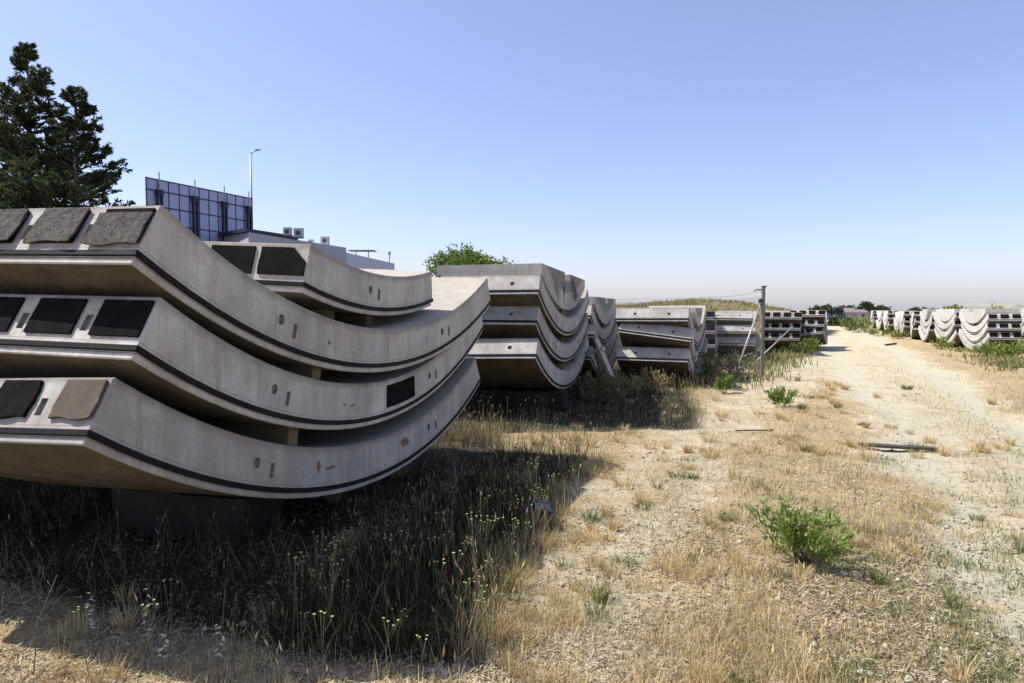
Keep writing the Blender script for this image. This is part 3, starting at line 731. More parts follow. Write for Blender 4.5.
# small dark scrap
def crumple(name, sx, sy, sz, seed, mat, loc, label, cat):
    bm = bmesh.new(); bmesh.ops.create_grid(bm, x_segments=7, y_segments=6, size=.5); rr = random.Random(seed)
    for v_ in bm.verts:
        v_.co = Vector((v_.co.x*sx+rr.uniform(-.1, .1)*sx, v_.co.y*sy+rr.uniform(-.1, .1)*sy, sz*(rr.random()*.8+.6*(1-4*v_.co.x**2))))
    r_ = bmesh.ops.solidify(bm, geom=bm.faces[:], thickness=.004)
    o = link(name, bm_mesh(bm, name), None, mat, loc); tag(o, label, cat)
crumple('plastic_scrap', .20, .26, .07, 4, M['blue_plastic'], at(538, 5.15)+Vector((0, 0, .10)), 'crumpled blue plastic scrap in the shaded grass edge', 'plastic scrap')
crumple('rubber_scrap', .13, .10, .02, 6, M['dark_timber'], at(866, 9.6)+Vector((0, 0, .0)), 'small dark scrap on the sandy track beyond the board', 'scrap')

# ---------------------------------------------------------------- blades of grass
def blades(n_seg, pos, h, w_, lean, az_, col, tipcol=None, bend=.6):
    """pos (N,3); ribbon blades, returns verts, faces, cols"""
    N = len(pos); fa = rng.uniform(0, 2*np.pi, N)
    sx, sy = np.cos(fa), np.sin(fa); lx, ly = np.cos(az_)*lean, np.sin(az_)*lean
    vs = []; cs = []
    for k in range(n_seg):
        t = k/n_seg; ww = w_*(1-.45*t)
        cx = pos[:, 0]+lx*h*t**(1+bend); cy = pos[:, 1]+ly*h*t**(1+bend); cz = pos[:, 2]+h*t*np.sqrt(np.maximum(.05, 1-(lean*t)**2*.6))
        for s in (-.5, .5): vs.append(np.stack([cx+s*ww*sx, cy+s*ww*sy, cz], 1)); cs.append(col*(.8+.2*t))
    vs.append(np.stack([pos[:, 0]+lx*h, pos[:, 1]+ly*h, pos[:, 2]+h*np.sqrt(np.maximum(.05, 1-lean**2*.6))], 1)); cs.append(col if tipcol is None else tipcol)
    K = 2*n_seg+1
    V = np.stack(vs, 1).reshape(-1, 3); Cc = np.stack(cs, 1).reshape(-1, 3)
    base = (np.arange(N)*K)[:, None]; Q = []
    for k in range(n_seg-1): Q.append(base+np.array([[2*k, 2*k+1, 2*k+3, 2*k+2]]))
    T = base+np.array([[2*n_seg-2, 2*n_seg-1, 2*n_seg]])
    return V, (np.concatenate(Q) if Q else np.zeros((0, 4), int)), T, Cc
def emit(name, parts, label, cat, mat, kind='stuff'):
    V = []; Q = []; T = []; Cc = []; o_ = 0
    for v_, q, t, c_ in parts:
        V.append(v_); Q.append(q+o_); T.append(t+o_); Cc.append(c_); o_ += len(v_)
    V = np.concatenate(V); Q = np.concatenate(Q); T = np.concatenate(T); Cc = np.concatenate(Cc)
    fl = [a for a in (Q, T) if len(a)]
    me = np_mesh(name, V, fl, Cc); o = link(name, me, None, mat); tag(o, label, cat, None, kind); return o
def scatter(n, x0, x1, y0, y1, fall=1.4):
    u = rng.random(n); a = 1-fall
    y = (y0**a+(y1**a-y0**a)*u)**(1/a)
    x = rng.uniform(0, 1, n)
    xl = np.maximum(x0, -(y*.78+.4)); xr = np.minimum(x1, y*.80+.6)
    return xl+(xr-xl)*x, y
def palette(n, a, b_, jit=.15):
    t = rng.random((n, 1)); c_ = np.array(a)*(1-t)+np.array(b_)*t
    return c_*rng.uniform(1-jit, 1+jit, (n, 1))
STRAW = ((.58, .44, .20), (.74, .60, .34)); OCHRE = ((.48, .34, .15), (.62, .48, .24)); GREY = ((.36, .32, .24), (.56, .50, .39)); GREEN = ((.10, .13, .035), (.19, .21, .07))
# low straw turf, clumped
def clumpy(x, y, s=1.6, lo=.45, hi=.62, off=0.0): return sstep(lo, hi, fbm(x*s+off, y*s+off*.3, 3))
parts = []
x, y = scatter(520000, -4, 30, 2.4, 34, 1.55)
road, track, tall = fields(x, y)
dens = np.clip((.14+.95*clumpy(x, y, 1.5))*(1-.93*road)*(1-.8*track), 0, 1)*(1-.8*tall)*(1-.82*(x < .0)*(y < 4))*(1-.7*sstep(.36, .46, x/y)*(1-sstep(4.2, 5.2, y)))
keep = rng.random(len(x)) < dens*.42; x, y, tl, rd = x[keep], y[keep], tall[keep], road[keep]
d = np.hypot(x, y); N = len(x)
cl = clumpy(x, y, .9, .4, .65, 40)
h = rng.uniform(.025, .085, N)*(1+1.1*cl*rng.random(N))
col = np.where((rng.random(N) < .55+.0*cl)[:, None], palette(N, *STRAW), palette(N, *GREY))
oc = (rng.random(N) < .45*clumpy(x, y, .6, .45, .6, 90)); col[oc] = palette(oc.sum(), *OCHRE)
gr = (rng.random(N) < .08+.5*clumpy(x, y, .8, .55, .7, 140)); col[gr] = palette(gr.sum(), *GREEN)
parts.append(blades(2, np.stack([x, y, zg(x, y)-.004], 1), h, (.0022+.0009*d/3), rng.uniform(.2, .95, N), rng.uniform(0, 6.28, N), col))
emit('dry_turf', parts, 'low dry straw coloured turf between the track and the stacks', 'grass', M['straw'])
print('turf', N)
# flat litter
x, y = scatter(170000, -4, 12, 2.3, 14, 1.6); road, track, tall = fields(x, y)
keep = rng.random(len(x)) < np.clip(.25+.75*clumpy(x, y, 2.2, .35, .6, 7), 0, 1)*(1-.8*road)*(1-.6*tall)*.75; x, y = x[keep], y[keep]; N = len(x); d = np.hypot(x, y)
a = rng.uniform(0, 6.28, N); ln = rng.uniform(.01, .055, N); wd = rng.uniform(.0015, .004, N)*(1+.15*d)
z = zg(x, y)+.006+rng.random(N)*.010; dz = rng.uniform(-.25, .35, N)*ln
ca, sa = np.cos(a), np.sin(a)
V = np.stack([np.stack([x-ca*ln/2-sa*wd/2, y-sa*ln/2+ca*wd/2, z], 1), np.stack([x-ca*ln/2+sa*wd/2, y-sa*ln/2-ca*wd/2, z], 1),
              np.stack([x+ca*ln/2+sa*wd/2, y+sa*ln/2-ca*wd/2, z+dz], 1), np.stack([x+ca*ln/2-sa*wd/2, y+sa*ln/2+ca*wd/2, z+dz+.001], 1)], 1).reshape(-1, 3)
cc = palette(N, (.36, .29, .19), (.68, .60, .45)); dk = rng.random(N) < .22+.22*sstep(.33, .42, x/y)*(1-sstep(4.2, 5, y)); cc[dk] = palette(dk.sum(), (.07, .055, .04), (.16, .12, .08))
cc = np.repeat(cc, 4, 0); Q = (np.arange(N)*4)[:, None]+np.arange(4)[None]
emit('straw_litter', [(V, Q, np.zeros((0, 3), int), cc)], 'broken straw and twig litter strewn over the ground', 'litter', M['straw'])
print('litter', N)
# pebbles
x, y = scatter(9000, -3, 16, 2.4, 18, 1.5); N = len(x); z = zg(x, y); s = rng.gamma(2., .0035, N)+.003; s = np.minimum(s, .03)
base = np.array([(1, 0, 0), (0, 1, 0), (-1, 0, 0), (0, -1, 0), (0, 0, .7), (0, 0, -.6)], float)
V = (base[None]*rng.uniform(.6, 1.3, (N, 6, 1))*s[:, None, None]+np.stack([x, y, z+s*.25], 1)[:, None]).reshape(-1, 3)
T = np.array([(0, 1, 4), (1, 2, 4), (2, 3, 4), (3, 0, 4), (1, 0, 5), (2, 1, 5), (3, 2, 5), (0, 3, 5)])
T = ((np.arange(N)*6)[:, None, None]+T[None]).reshape(-1, 3)
emit('pebbles', [(V, np.zeros((0, 4), int), T, np.repeat(palette(N, (.30, .26, .20), (.62, .56, .46)), 6, 0))], 'small pale pebbles and clods scattered on the ground', 'pebbles', M['straw'])

x, y = scatter(14000, 0, 5, 2.3, 6.5, 1.3); k_ = (x/y > .22+.1*rng.random(len(x)))*(rng.random(len(x)) < (1-sstep(3.9, 6.4, y))*clumpy(x, y, 2., .3, .55, 8)); x, y = x[k_], y[k_]
N = len(x); z = zg(x, y); s = np.minimum(rng.gamma(2., .0032, N)+.003, .022)
V = (base[None]*rng.uniform(.6, 1.3, (N, 6, 1))*s[:, None, None]+np.stack([x, y, z+s*.2], 1)[:, None]).reshape(-1, 3)
T = np.array([(0, 1, 4), (1, 2, 4), (2, 3, 4), (3, 0, 4), (1, 0, 5), (2, 1, 5), (3, 2, 5), (0, 3, 5)])
T = ((np.arange(N)*6)[:, None, None]+T[None]).reshape(-1, 3)
emit('soil_clods', [(V, np.zeros((0, 4), int), T, np.repeat(palette(N, (.24, .19, .13), (.48, .40, .29)), 6, 0))], 'crumbly brown soil clods in the right foreground', 'soil', M['straw'])
# taller grass along the stacks and in the shade
def stalk_heads(x, y, h, d, col, hl=.05, hw=.004):
    """thin stalk with a spindle head"""
    N = len(x); az_ = rng.uniform(0, 6.28, N); lean = rng.uniform(.02, .3, N)
    pos = np.stack([x, y, zg(x, y)-.01], 1)
    st = blades(3, pos, h, (.0016+.0006*d/3), lean, az_, col)
    tip = np.stack([pos[:, 0]+np.cos(az_)*lean*h, pos[:, 1]+np.sin(az_)*lean*h, pos[:, 2]+h*np.sqrt(np.maximum(.05, 1-lean**2*.6))], 1)
    L_ = rng.uniform(.6, 1.3, N)*hl; W_ = rng.uniform(.7, 1.3, N)*hw*(1+d*.06)
    dr = np.stack([np.cos(az_)*lean*1.6, np.sin(az_)*lean*1.6, np.ones(N)], 1); dr /= np.linalg.norm(dr, axis=1)[:, None]
    vs = []
    for k in range(2):
        fa = rng.uniform(0, 3.14, N)+k*1.57; sd = np.stack([np.cos(fa), np.sin(fa), np.zeros(N)], 1)
        mid_ = tip+dr*(L_*.35)[:, None]
        vs.append(np.stack([tip-dr*(L_*.1)[:, None], mid_-sd*W_[:, None], tip+dr*L_[:, None], mid_+sd*W_[:, None]], 1).reshape(-1, 3))
    V = np.concatenate(vs); Q = (np.arange(2*N)*4)[:, None]+np.arange(4)[None]; cc = np.repeat(np.tile(col*1.12, (2, 1)), 4, 0)
    return [st, (V, Q, np.zeros((0, 3), int), cc)]
parts = []
x, y = scatter(330000, -5, 12, 2.3, 24, 1.45); road, track, tall = fields(x, y)
# keep the deepest shade under the nearest stack thinner
under = (x < np.interp(y, [2, 3.3, 7.5, 8], [-1.0, -1.2, -.1, 3]))*(y > 3.0)*(y < 8.0)
foot = (y < 2.95+.18*np.abs(np.minimum(x, 0)))
dn = tall*(.35+.65*clumpy(x, y, 2.2, .3, .6, 21))*(1-.85*under)*(1-.82*foot)
keep = rng.random(len(x)) < dn*.85; x, y = x[keep], y[keep]; d = np.hypot(x, y); N = len(x)
h = rng.uniform(.08, .36, N)*(.6+.6*fbm(x*1.3, y*1.3, 3)); h = np.where(y > 9.0, h*.5, h)
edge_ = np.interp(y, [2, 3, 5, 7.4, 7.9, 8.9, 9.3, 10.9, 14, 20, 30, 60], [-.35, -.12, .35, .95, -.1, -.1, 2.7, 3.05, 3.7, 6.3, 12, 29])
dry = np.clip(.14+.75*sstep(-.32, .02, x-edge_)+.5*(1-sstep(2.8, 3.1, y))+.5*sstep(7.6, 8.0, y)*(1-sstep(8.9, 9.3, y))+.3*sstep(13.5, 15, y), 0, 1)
col = np.where((rng.random(N) > dry)[:, None], palette(N, (.014, .018, .007), (.042, .044, .018)), palette(N, (.24, .19, .10), (.44, .35, .20)))  # shade painted into near-black blades; straw ones mark the sunlit edges
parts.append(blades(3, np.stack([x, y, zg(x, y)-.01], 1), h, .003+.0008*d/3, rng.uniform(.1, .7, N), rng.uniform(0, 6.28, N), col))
print('tall', N)
k = rng.random(N) < .02+.07*dry; parts += stalk_heads(x[k], y[k], rng.uniform(.22, .46, k.sum()), d[k], palette(k.sum(), *STRAW)*(.35+.65*dry[k])[:, None], .042, .0028)  # seed heads darkened too where the blades carry painted shade
emit('tall_grass', parts, 'tall half dry grass growing in the shade beside the stacks', 'grass', M['straw'])
# stalky straw at the bottom, middle and right foreground
parts = []
x, y = scatter(90000, -3, 10, 2.3, 16, 1.6); road, track, tall = fields(x, y)
cpx = 512+683*x/y
patch = np.maximum.reduce([np.exp(-(((x-1.22)/.26)**2+((y-3.7)/1.0)**2)), .9*np.exp(-(((x-.25)/.28)**2+((y-3.55)/.45)**2)), .7*np.exp(-(((x-2.6)/.5)**2+((y-6.6)/1.6)**2)),
                           .5*np.exp(-(((x-.3)/.25)**2+((y-2.9)/.3)**2)), .14*np.exp(-(((x+1.4)/1.3)**2+((y-(3.97-.385*(x+2.98))+.22)/.22)**2)), .5*np.exp(-(((x-1.35)/.3)**2+((y-6.1)/.5)**2)), .5*np.exp(-(((x-3.9)/.9)**2+((y-11)/2.2)**2))])
keep = rng.random(len(x)) < patch*clumpy(x, y, 3.5, .25, .6, 5)*(1-.9*road)*.55; x, y = x[keep], y[keep]; d = np.hypot(x, y); N = len(x)
h = rng.uniform(.05, .20, N)
parts.append(blades(3, np.stack([x, y, zg(x, y)-.01], 1), h, .0024+.0007*d/3, rng.uniform(.05, .6, N), rng.uniform(0, 6.28, N), palette(N, (.54, .42, .19), (.70, .58, .32))))
k = rng.random(N) < .16; parts += stalk_heads(x[k], y[k], rng.uniform(.10, .26, k.sum()), d[k], palette(k.sum(), (.58, .46, .20), (.72, .60, .33)), .045, .0035)
emit('golden_grass', parts, 'golden seeding grass clumps on the open ground', 'grass', M['straw'])
print('golden', N)
# separate tufts with bare soil between them
parts = []; tx, ty = scatter(2300, -2.2, 9, 2.35, 17, 1.5); road, track, tall = fields(tx, ty)
kk = rng.random(len(tx)) < clumpy(tx, ty, 1.1, .38, .6, 11)*(1-.92*road)*(1-.55*track)*(1-.7*tall)*(1-.75*(tx < 0)*(ty < 4))*(1-.75*sstep(.36, .46, tx/ty)*(1-sstep(4.2, 5.2, ty))); tx, ty = tx[kk], ty[kk]
nb_ = rng.integers(35, 120, len(tx)); ii_ = np.repeat(np.arange(len(tx)), nb_); N = len(ii_); rad_ = rng.uniform(.03, .10, len(tx)); th_ = rng.uniform(.05, .15, len(tx))
a_r = rng.uniform(0, 6.28, N); q_r = np.sqrt(rng.random(N))*rad_[ii_]; x = tx[ii_]+np.cos(a_r)*q_r; y = ty[ii_]+np.sin(a_r)*q_r; d = np.hypot(x, y)
tc_ = rng.random(len(tx)); c0 = palette(N, *STRAW, .2); c1 = palette(N, *OCHRE, .2); c2 = palette(N, *GREEN, .2)
col = np.where((tc_ < .55)[ii_][:, None], c0, np.where((tc_ < .86)[ii_][:, None], c1, c2))
parts.append(blades(3, np.stack([x, y, zg(x, y)-.008], 1), th_[ii_]*rng.uniform(.5, 1.2, N), .0022+.0008*d/3, rng.uniform(.15, .85, N), a_r+rng.normal(0, .5, N), col))
emit('straw_tufts', parts, 'separate golden straw tufts on the sandy ground', 'grass', M['straw']); print('tufts', N)
# green sprigs bottom right and along the track
parts = []; cen = []
for k in range(90):
    yy = 2.6+abs(rng.normal(0, 1.0))*(1.2 if k < 45 else 2.6); xx = (rng.uniform(.45, .78) if k < 60 else rng.uniform(.0, .6))*yy
    cen.append((xx, yy, rng.uniform(.05, .13)))
for xx, yy, rad in cen:
    n = int(60+rng.random()*60); x = xx+rng.normal(0, rad, n); y = yy+rng.normal(0, rad, n)
    parts.append(blades(2, np.stack([x, y, zg(x, y)-.005], 1), rng.uniform(.02, .075, n), .0032+.0008*np.full(n, yy)/3, rng.uniform(.1, .8, n), rng.uniform(0, 6.28, n), palette(n, (.10, .15, .04), (.24, .28, .10))))
emit('green_sprigs', parts, 'small green weed sprigs dotted over the dirt', 'weeds', M['leaf'])
# brown leafy weeds at the foot of stacks beyond
parts = []
x, y = scatter(70000, 0, 40, 9.5, 70, 1.3); road, track, tall = fields(x, y)
row = np.interp(y, [9, 12, 13.5, 20, 26, 34, 60, 70], [2.0, 2.6, 4.2, 7.8, 11.4, 16, 29, 34])
band = np.exp(-((x-row+.2+(y > 13)*1.2)/ (.9+.04*y))**2)
keep = rng.random(len(x)) < band*(1-sstep(.05, .3, road))*(.2+.8*clumpy(x, y, 1.1, .35, .6, 60))*(y > 13.6)*.8; x, y = x[keep], y[keep]; d = np.hypot(x, y); N = len(x)
col = palette(N, (.16, .14, .06), (.34, .27, .13)); g_ = rng.random(N) < clumpy(x, y, .8, .4, .6, 33)*.7; col[g_] = palette(g_.sum(), (.09, .12, .03), (.2, .22, .07))
parts.append(blades(3, np.stack([x, y, zg(x, y)], 1), rng.uniform(.10, .38, N), .006+.0010*d, rng.uniform(.1, .8, N), rng.uniform(0, 6.28, N), col))
emit('row_weeds', parts, 'tangled brown and green weeds along the foot of the left row', 'weeds', M['straw'])
# weeds along the foot of the right row and verge
parts = []
x, y = scatter(60000, 10, 60, 17, 80, 1.2)
road, track, tall = fields(x, y); lr = np.interp(y, [17, 27, 31, 45, 65, 80], [13.6, 18.6, 21, 29, 39, 47])
keep = rng.random(len(x)) < np.exp(-((x-lr)/(.55+.012*y))**2)*(1-sstep(.05, .3, road))*(.02+.7*clumpy(x, y, .7, .45, .62, 70)); x, y = x[keep], y[keep]; d = np.hypot(x, y); N = len(x)
col = palette(N, (.22, .20, .08), (.40, .33, .17)); g_ = rng.random(N) < .4; col[g_] = palette(g_.sum(), (.12, .15, .04), (.22, .25, .08))
parts.append(blades(2, np.stack([x, y, zg(x, y)], 1), rng.uniform(.05, .2, N), .008+.0012*d, rng.uniform(.1, .8, N), rng.uniform(0, 6.28, N), col))
emit('verge_weeds', parts, 'low weeds along the foot of the right row', 'weeds', M['straw'])

# ---------------------------------------------------------------- leaf clouds, shrubs and trees
def leaves(cent, size, col, dirs=None, aspect=.35, droop=0.0):
    """one folded quad (two triangles) per leaf, lanceolate"""
    N = len(cent); dd = rng.normal(size=(N, 3)) if dirs is None else dirs+rng.normal(size=(N, 3))*.45
    dd[:, 2] -= droop; dd /= np.linalg.norm(dd, axis=1)[:, None]
    s = np.cross(dd, rng.normal(size=(N, 3))); s /= np.linalg.norm(s, axis=1)[:, None]+1e-9
    sz = (size*rng.uniform(.65, 1.3, N))[:, None]
    V = np.stack([cent, cent+dd*sz*.45+s*sz*aspect*.5, cent+dd*sz, cent+dd*sz*.45-s*sz*aspect*.5], 1).reshape(-1, 3)
    return V, (np.arange(N)*4)[:, None]+np.arange(4)[None], np.zeros((0, 3), int), np.repeat(col, 4, 0)
def shrub(name, px, d, width, height, nl, leaf, cola, colb, label, cat='shrub', nst=10, loc=None, group=None, mat='leaf'):
    base = at(px, d) if loc is None else Vector(loc)
    root = empty(name, base); tag(root, label, cat, group)
    stems = []; cs = []; ds = []
    for k in range(nst):
        a = rng.uniform(0, 6.28); rr_ = rng.uniform(.15, 1)**.7*width/2; hh_ = height*rng.uniform(.7, 1.0)*(1-.25*(rr_/(width/2))**2)
        p0 = Vector((rng.normal(0, .03)*width*2, rng.normal(0, .03)*width*2, 0)); p3 = Vector((math.cos(a)*rr_, math.sin(a)*rr_*.9, hh_))
        pts = [p0+(p3-p0)*t+Vector((0, 0, -.12*height*math.sin(math.pi*t)*(rr_/(width/2)))) for t in (0, .3, .6, .85, 1)]
        stems.append((pts, [.008*width, .006*width, .004*width, .003*width, .002*width]))
        nn = nl//nst; t = rng.uniform(.34, 1.04, nn)**.85
        A = np.array([[p.x, p.y, p.z] for p in pts]); P_ = np.stack([np.interp(t, [0, .3, .6, .85, 1], A[:, i]) for i in range(3)], 1)
        P_ += rng.normal(size=(nn, 3))*width*.035; cs.append(P_)
        dv = np.array(p3-p0)/np.linalg.norm(np.array(p3-p0)); ds.append(np.tile(dv, (nn, 1))+np.array([0, 0, .3]))
    link('stems', tubes_me('stems', stems, 5), root, M['bark'])
    cc = np.concatenate(cs); v_, q, t_, c_ = leaves(cc, leaf, palette(len(cc), cola, colb, .3), np.concatenate(ds)*.7, .32)
    link('foliage', np_mesh('foliage', v_, [q], c_), root, M[mat]); return root
GA, GB = (.13, .20, .035), (.26, .34, .08)
shrub('green_shrub', 808, 4.30, .62, .40, 1500, .048, GA, GB, 'bright green leafy shrub on the bare ground in the right foreground', nst=22)
shrub('green_shrub', 783, 11.4, .52, .36, 420, .085, GA, GB, 'small green shrub below the fence post')
shrub('green_shrub', 724, 13.3, .45, .34, 340, .09, GA, GB, 'small green shrub left of the fence brace')
shrub('green_shrub', 812, 26.5, 1.1, .62, 560, .16, (.10, .16, .03), (.25, .30, .07), 'yellow green bush in front of the last stack of the left row', nst=16)
shrub('green_shrub', 797, 26, 1.0, .4, 380, .16, (.05, .08, .02), (.12, .15, .05), 'dark green bush beside the black padded stack', nst=14)
shrub('green_shrub', 1006, 24.5, 1.9, .55, 800, .14, (.12, .18, .03), (.25, .32, .07), 'wide green bush in front of the nearest right row stack', nst=22)
shrub('green_shrub', 988, 25.3, .8, .42, 320, .13, (.12, .17, .03), (.24, .30, .07), 'green bush left of the wide bush at the right edge', nst=14)
shrub('green_shrub', 943, 30, 1.0, .5, 320, .15, (.14, .18, .03), (.26, .30, .08), 'green bush before the second pale stack')
shrub('green_shrub', 899, 42, 1.2, .45, 240, .2, (.14, .17, .04), (.26, .28, .09), 'green bush at the foot of the fifth pale stack')
shrub('green_shrub', 879, 47, 1.8, .6, 280, .22, (.12, .17, .03), (.24, .3, .07), 'green bush at the foot of the eighth pale stack')
shrub('green_shrub', 1010, 18.5, .5, .18, 160, .07, (.16, .2, .05), (.28, .3, .1), 'tiny green weed at the right edge of the track')
shrub('dry_shrub', 606, 11.6, .9, .65, 520, .09, (.09, .10, .035), (.20, .19, .08), 'dark weedy bush at the far foot of the graffiti stack', nst=16)
shrub('dry_shrub', 625, 12.6, .9, .5, 420, .08, (.18, .16, .06), (.36, .29, .13), 'brownish weedy bush before the tilted arch stack', nst=16)
shrub('dry_shrub', 655, 12.9, .9, .48, 420, .08, (.20, .17, .07), (.38, .30, .14), 'straw coloured bush before the tilted arch stack', nst=16)
shrub('dry_shrub', 706, 15.0, 1.0, .8, 520, .09, (.07, .09, .03), (.16, .17, .07), 'dark green bush at the corner of the tilted arch stack', nst=16)
shrub('dry_shrub', 735, 17.6, 1.2, .6, 420, .10, (.13, .13, .05), (.26, .24, .11), 'olive bush behind the fence brace', nst=14)
for k, (px, d, w_, h_) in enumerate(((850, 62, 3, 1.0), (858, 55, 2.6, .9), (842, 78, 4, 1.1), (866, 70, 3, 1.2))):
    shrub('green_shrub', px, d, w_, h_, 260, .35, (.12, .15, .04), (.24, .26, .09), 'green bush on the verge beyond the right row, ' + ('third', 'nearest', 'farthest', 'second')[k] + ' along the track', nst=10)

# flowering stalks (many alike)
def flower_proto(h, kind):
    root = empty('wildflower'); st = []; hs = []
    top = Vector((rng.normal(0, .04), rng.normal(0, .04), h)); st.append(([(0, 0, 0), top*.5+Vector((.01, 0, 0)), top], [.0022, .0018, .0012]))
    for k in range(3):
        a = rng.uniform(0, 6.28); t = rng.uniform(.45, .85); p = top*t; q = p+Vector((math.cos(a)*.04, math.sin(a)*.04, h*(1-t)*rng.uniform(.7, 1.1))); st.append(([p, (p+q)/2+Vector((0, 0, -.004)), q], [.0013, .001, .001])); hs.append(q)
    hs.append(top); parts = [link('stalk', tubes_me('stalk', st, 4), root, M['stalk'])]
    for q in hs:
        bm = bmesh.new(); bmesh.ops.create_cone(bm, cap_ends=True, segments=7, radius1=.0025, radius2=.0066, depth=.005); bmesh.ops.translate(bm, verts=bm.verts, vec=q+Vector((0, 0, .003)))
        parts.append(link('flower_head', bm_mesh(bm, 'flower_head'), root, M['yellow']))
    reg(root, *parts); return root
M['stalk'] = flat('green grey stalk', (.11, .13, .055), .8, .2, 30)
M['yellow'] = flat('yellow petals', (.34, .34, .12), .7, .15, 80)
M['oat'] = flat('papery oat husk', (.48, .46, .40), .7, .1, 50)
FL = 'small yellow flowering stalks in the shaded grass'
prot = [flower_proto(h_, 0) for h_ in (.30, .38, .46)]
spots = []
for k in range(110):
    yy = rng.uniform(2.9, 7.4) if k > 12 else rng.uniform(2.5, 3.6); e_ = np.interp(yy, [2, 3, 5, 7.5, 9.5], [-.35, -.12, .35, .95, 1.2])
    xx = e_-abs(rng.normal(0, .55))*(1 if yy > 3.6 else 2.2)-.02
    if 3.1 < yy < 7.2 and xx < np.interp(yy, [3, 7.4], [-1.2, -.1]): xx = np.interp(yy, [3, 7.4], [-1.05, 0])+rng.random()*.2
    spots.append((xx, yy))
for k, (xx, yy) in enumerate(spots):
    o = prot[k] if k < 3 else copy_tree(prot[k % 3])
    o.location = (xx, yy, zgf(xx, yy)); o.rotation_euler = (rng.normal(0, .08), rng.normal(0, .08), rng.uniform(0, 6.28)); s_ = rng.uniform(.8, 1.15); o.scale = (s_, s_, s_)
    tag(o, 'thin stalk with small yellow flower heads in the grass beside the nearest stack', 'wildflower', FL)
def oat(xx, yy, h, label):
    root = empty('wild_oat', (xx, yy, zgf(xx, yy))); tag(root, label, 'wild oat', 'wild oats in the left foreground')
    top = Vector((.02, 0, h)); link('stalk', tubes_me('stalk', [([(0, 0, 0), top*.6+Vector((-.01, 0, 0)), top], [.002, .0016, .0009])], 4), root, M['stalk'])
    for k in range(9):
        t = .42+.062*k+rng.uniform(-.025, .025); p = top*t; s_ = (1 if rng.random() < .5 else -1)*rng.uniform(.5, 1.5)
        bm = bmesh.new(); bmesh.ops.create_cone(bm, segments=6, radius1=.0045, radius2=.0003, depth=.024, cap_ends=True)
        bmesh.ops.transform(bm, matrix=Matrix.Translation(p+Vector((s_*.014, rng.normal(0, .006), -.003))) @ Euler((0, (1.9 if s_ > 0 else -1.9)+rng.uniform(-.4, .4), rng.uniform(-.6, .6))).to_matrix().to_4x4(), verts=bm.verts)
        link('husk', bm_mesh(bm, 'husk'), root, M['oat'])
oat(-1.66, 3.02, .40, 'white husked wild oat standing against the dark shade left of centre')
oat(-1.98, 3.12, .32, 'low wild oat with drooping husks left of the tall white one')
oat(-1.55, 2.95, .22, 'short wild oat right of the tall white one')
oat(-1.28, 2.9, .30, 'wild oat with curved husks near the bottom of the shade')
# branching green stalk, far left
st = [([(0, 0, 0), (.03, 0, .25), (.12, 0, .46)], [.003, .0025, .0015])]
for t, dx in ((.3, .06), (.5, -.05), (.7, .05), (.85, -.03)): st.append(([(.03+.2*t*.4, 0, .46*t), (.03+.08*t+dx, .01, .46*t+.04)], [.0015, .001]))
o = link('green_stalk', tubes_me('green_stalk', st, 5), None, M['stalk'], (-2.12, 2.95, zgf(-2.12, 2.95))); tag(o, 'bare branching green stalk at the left edge against the dark shade', 'plant stalk')

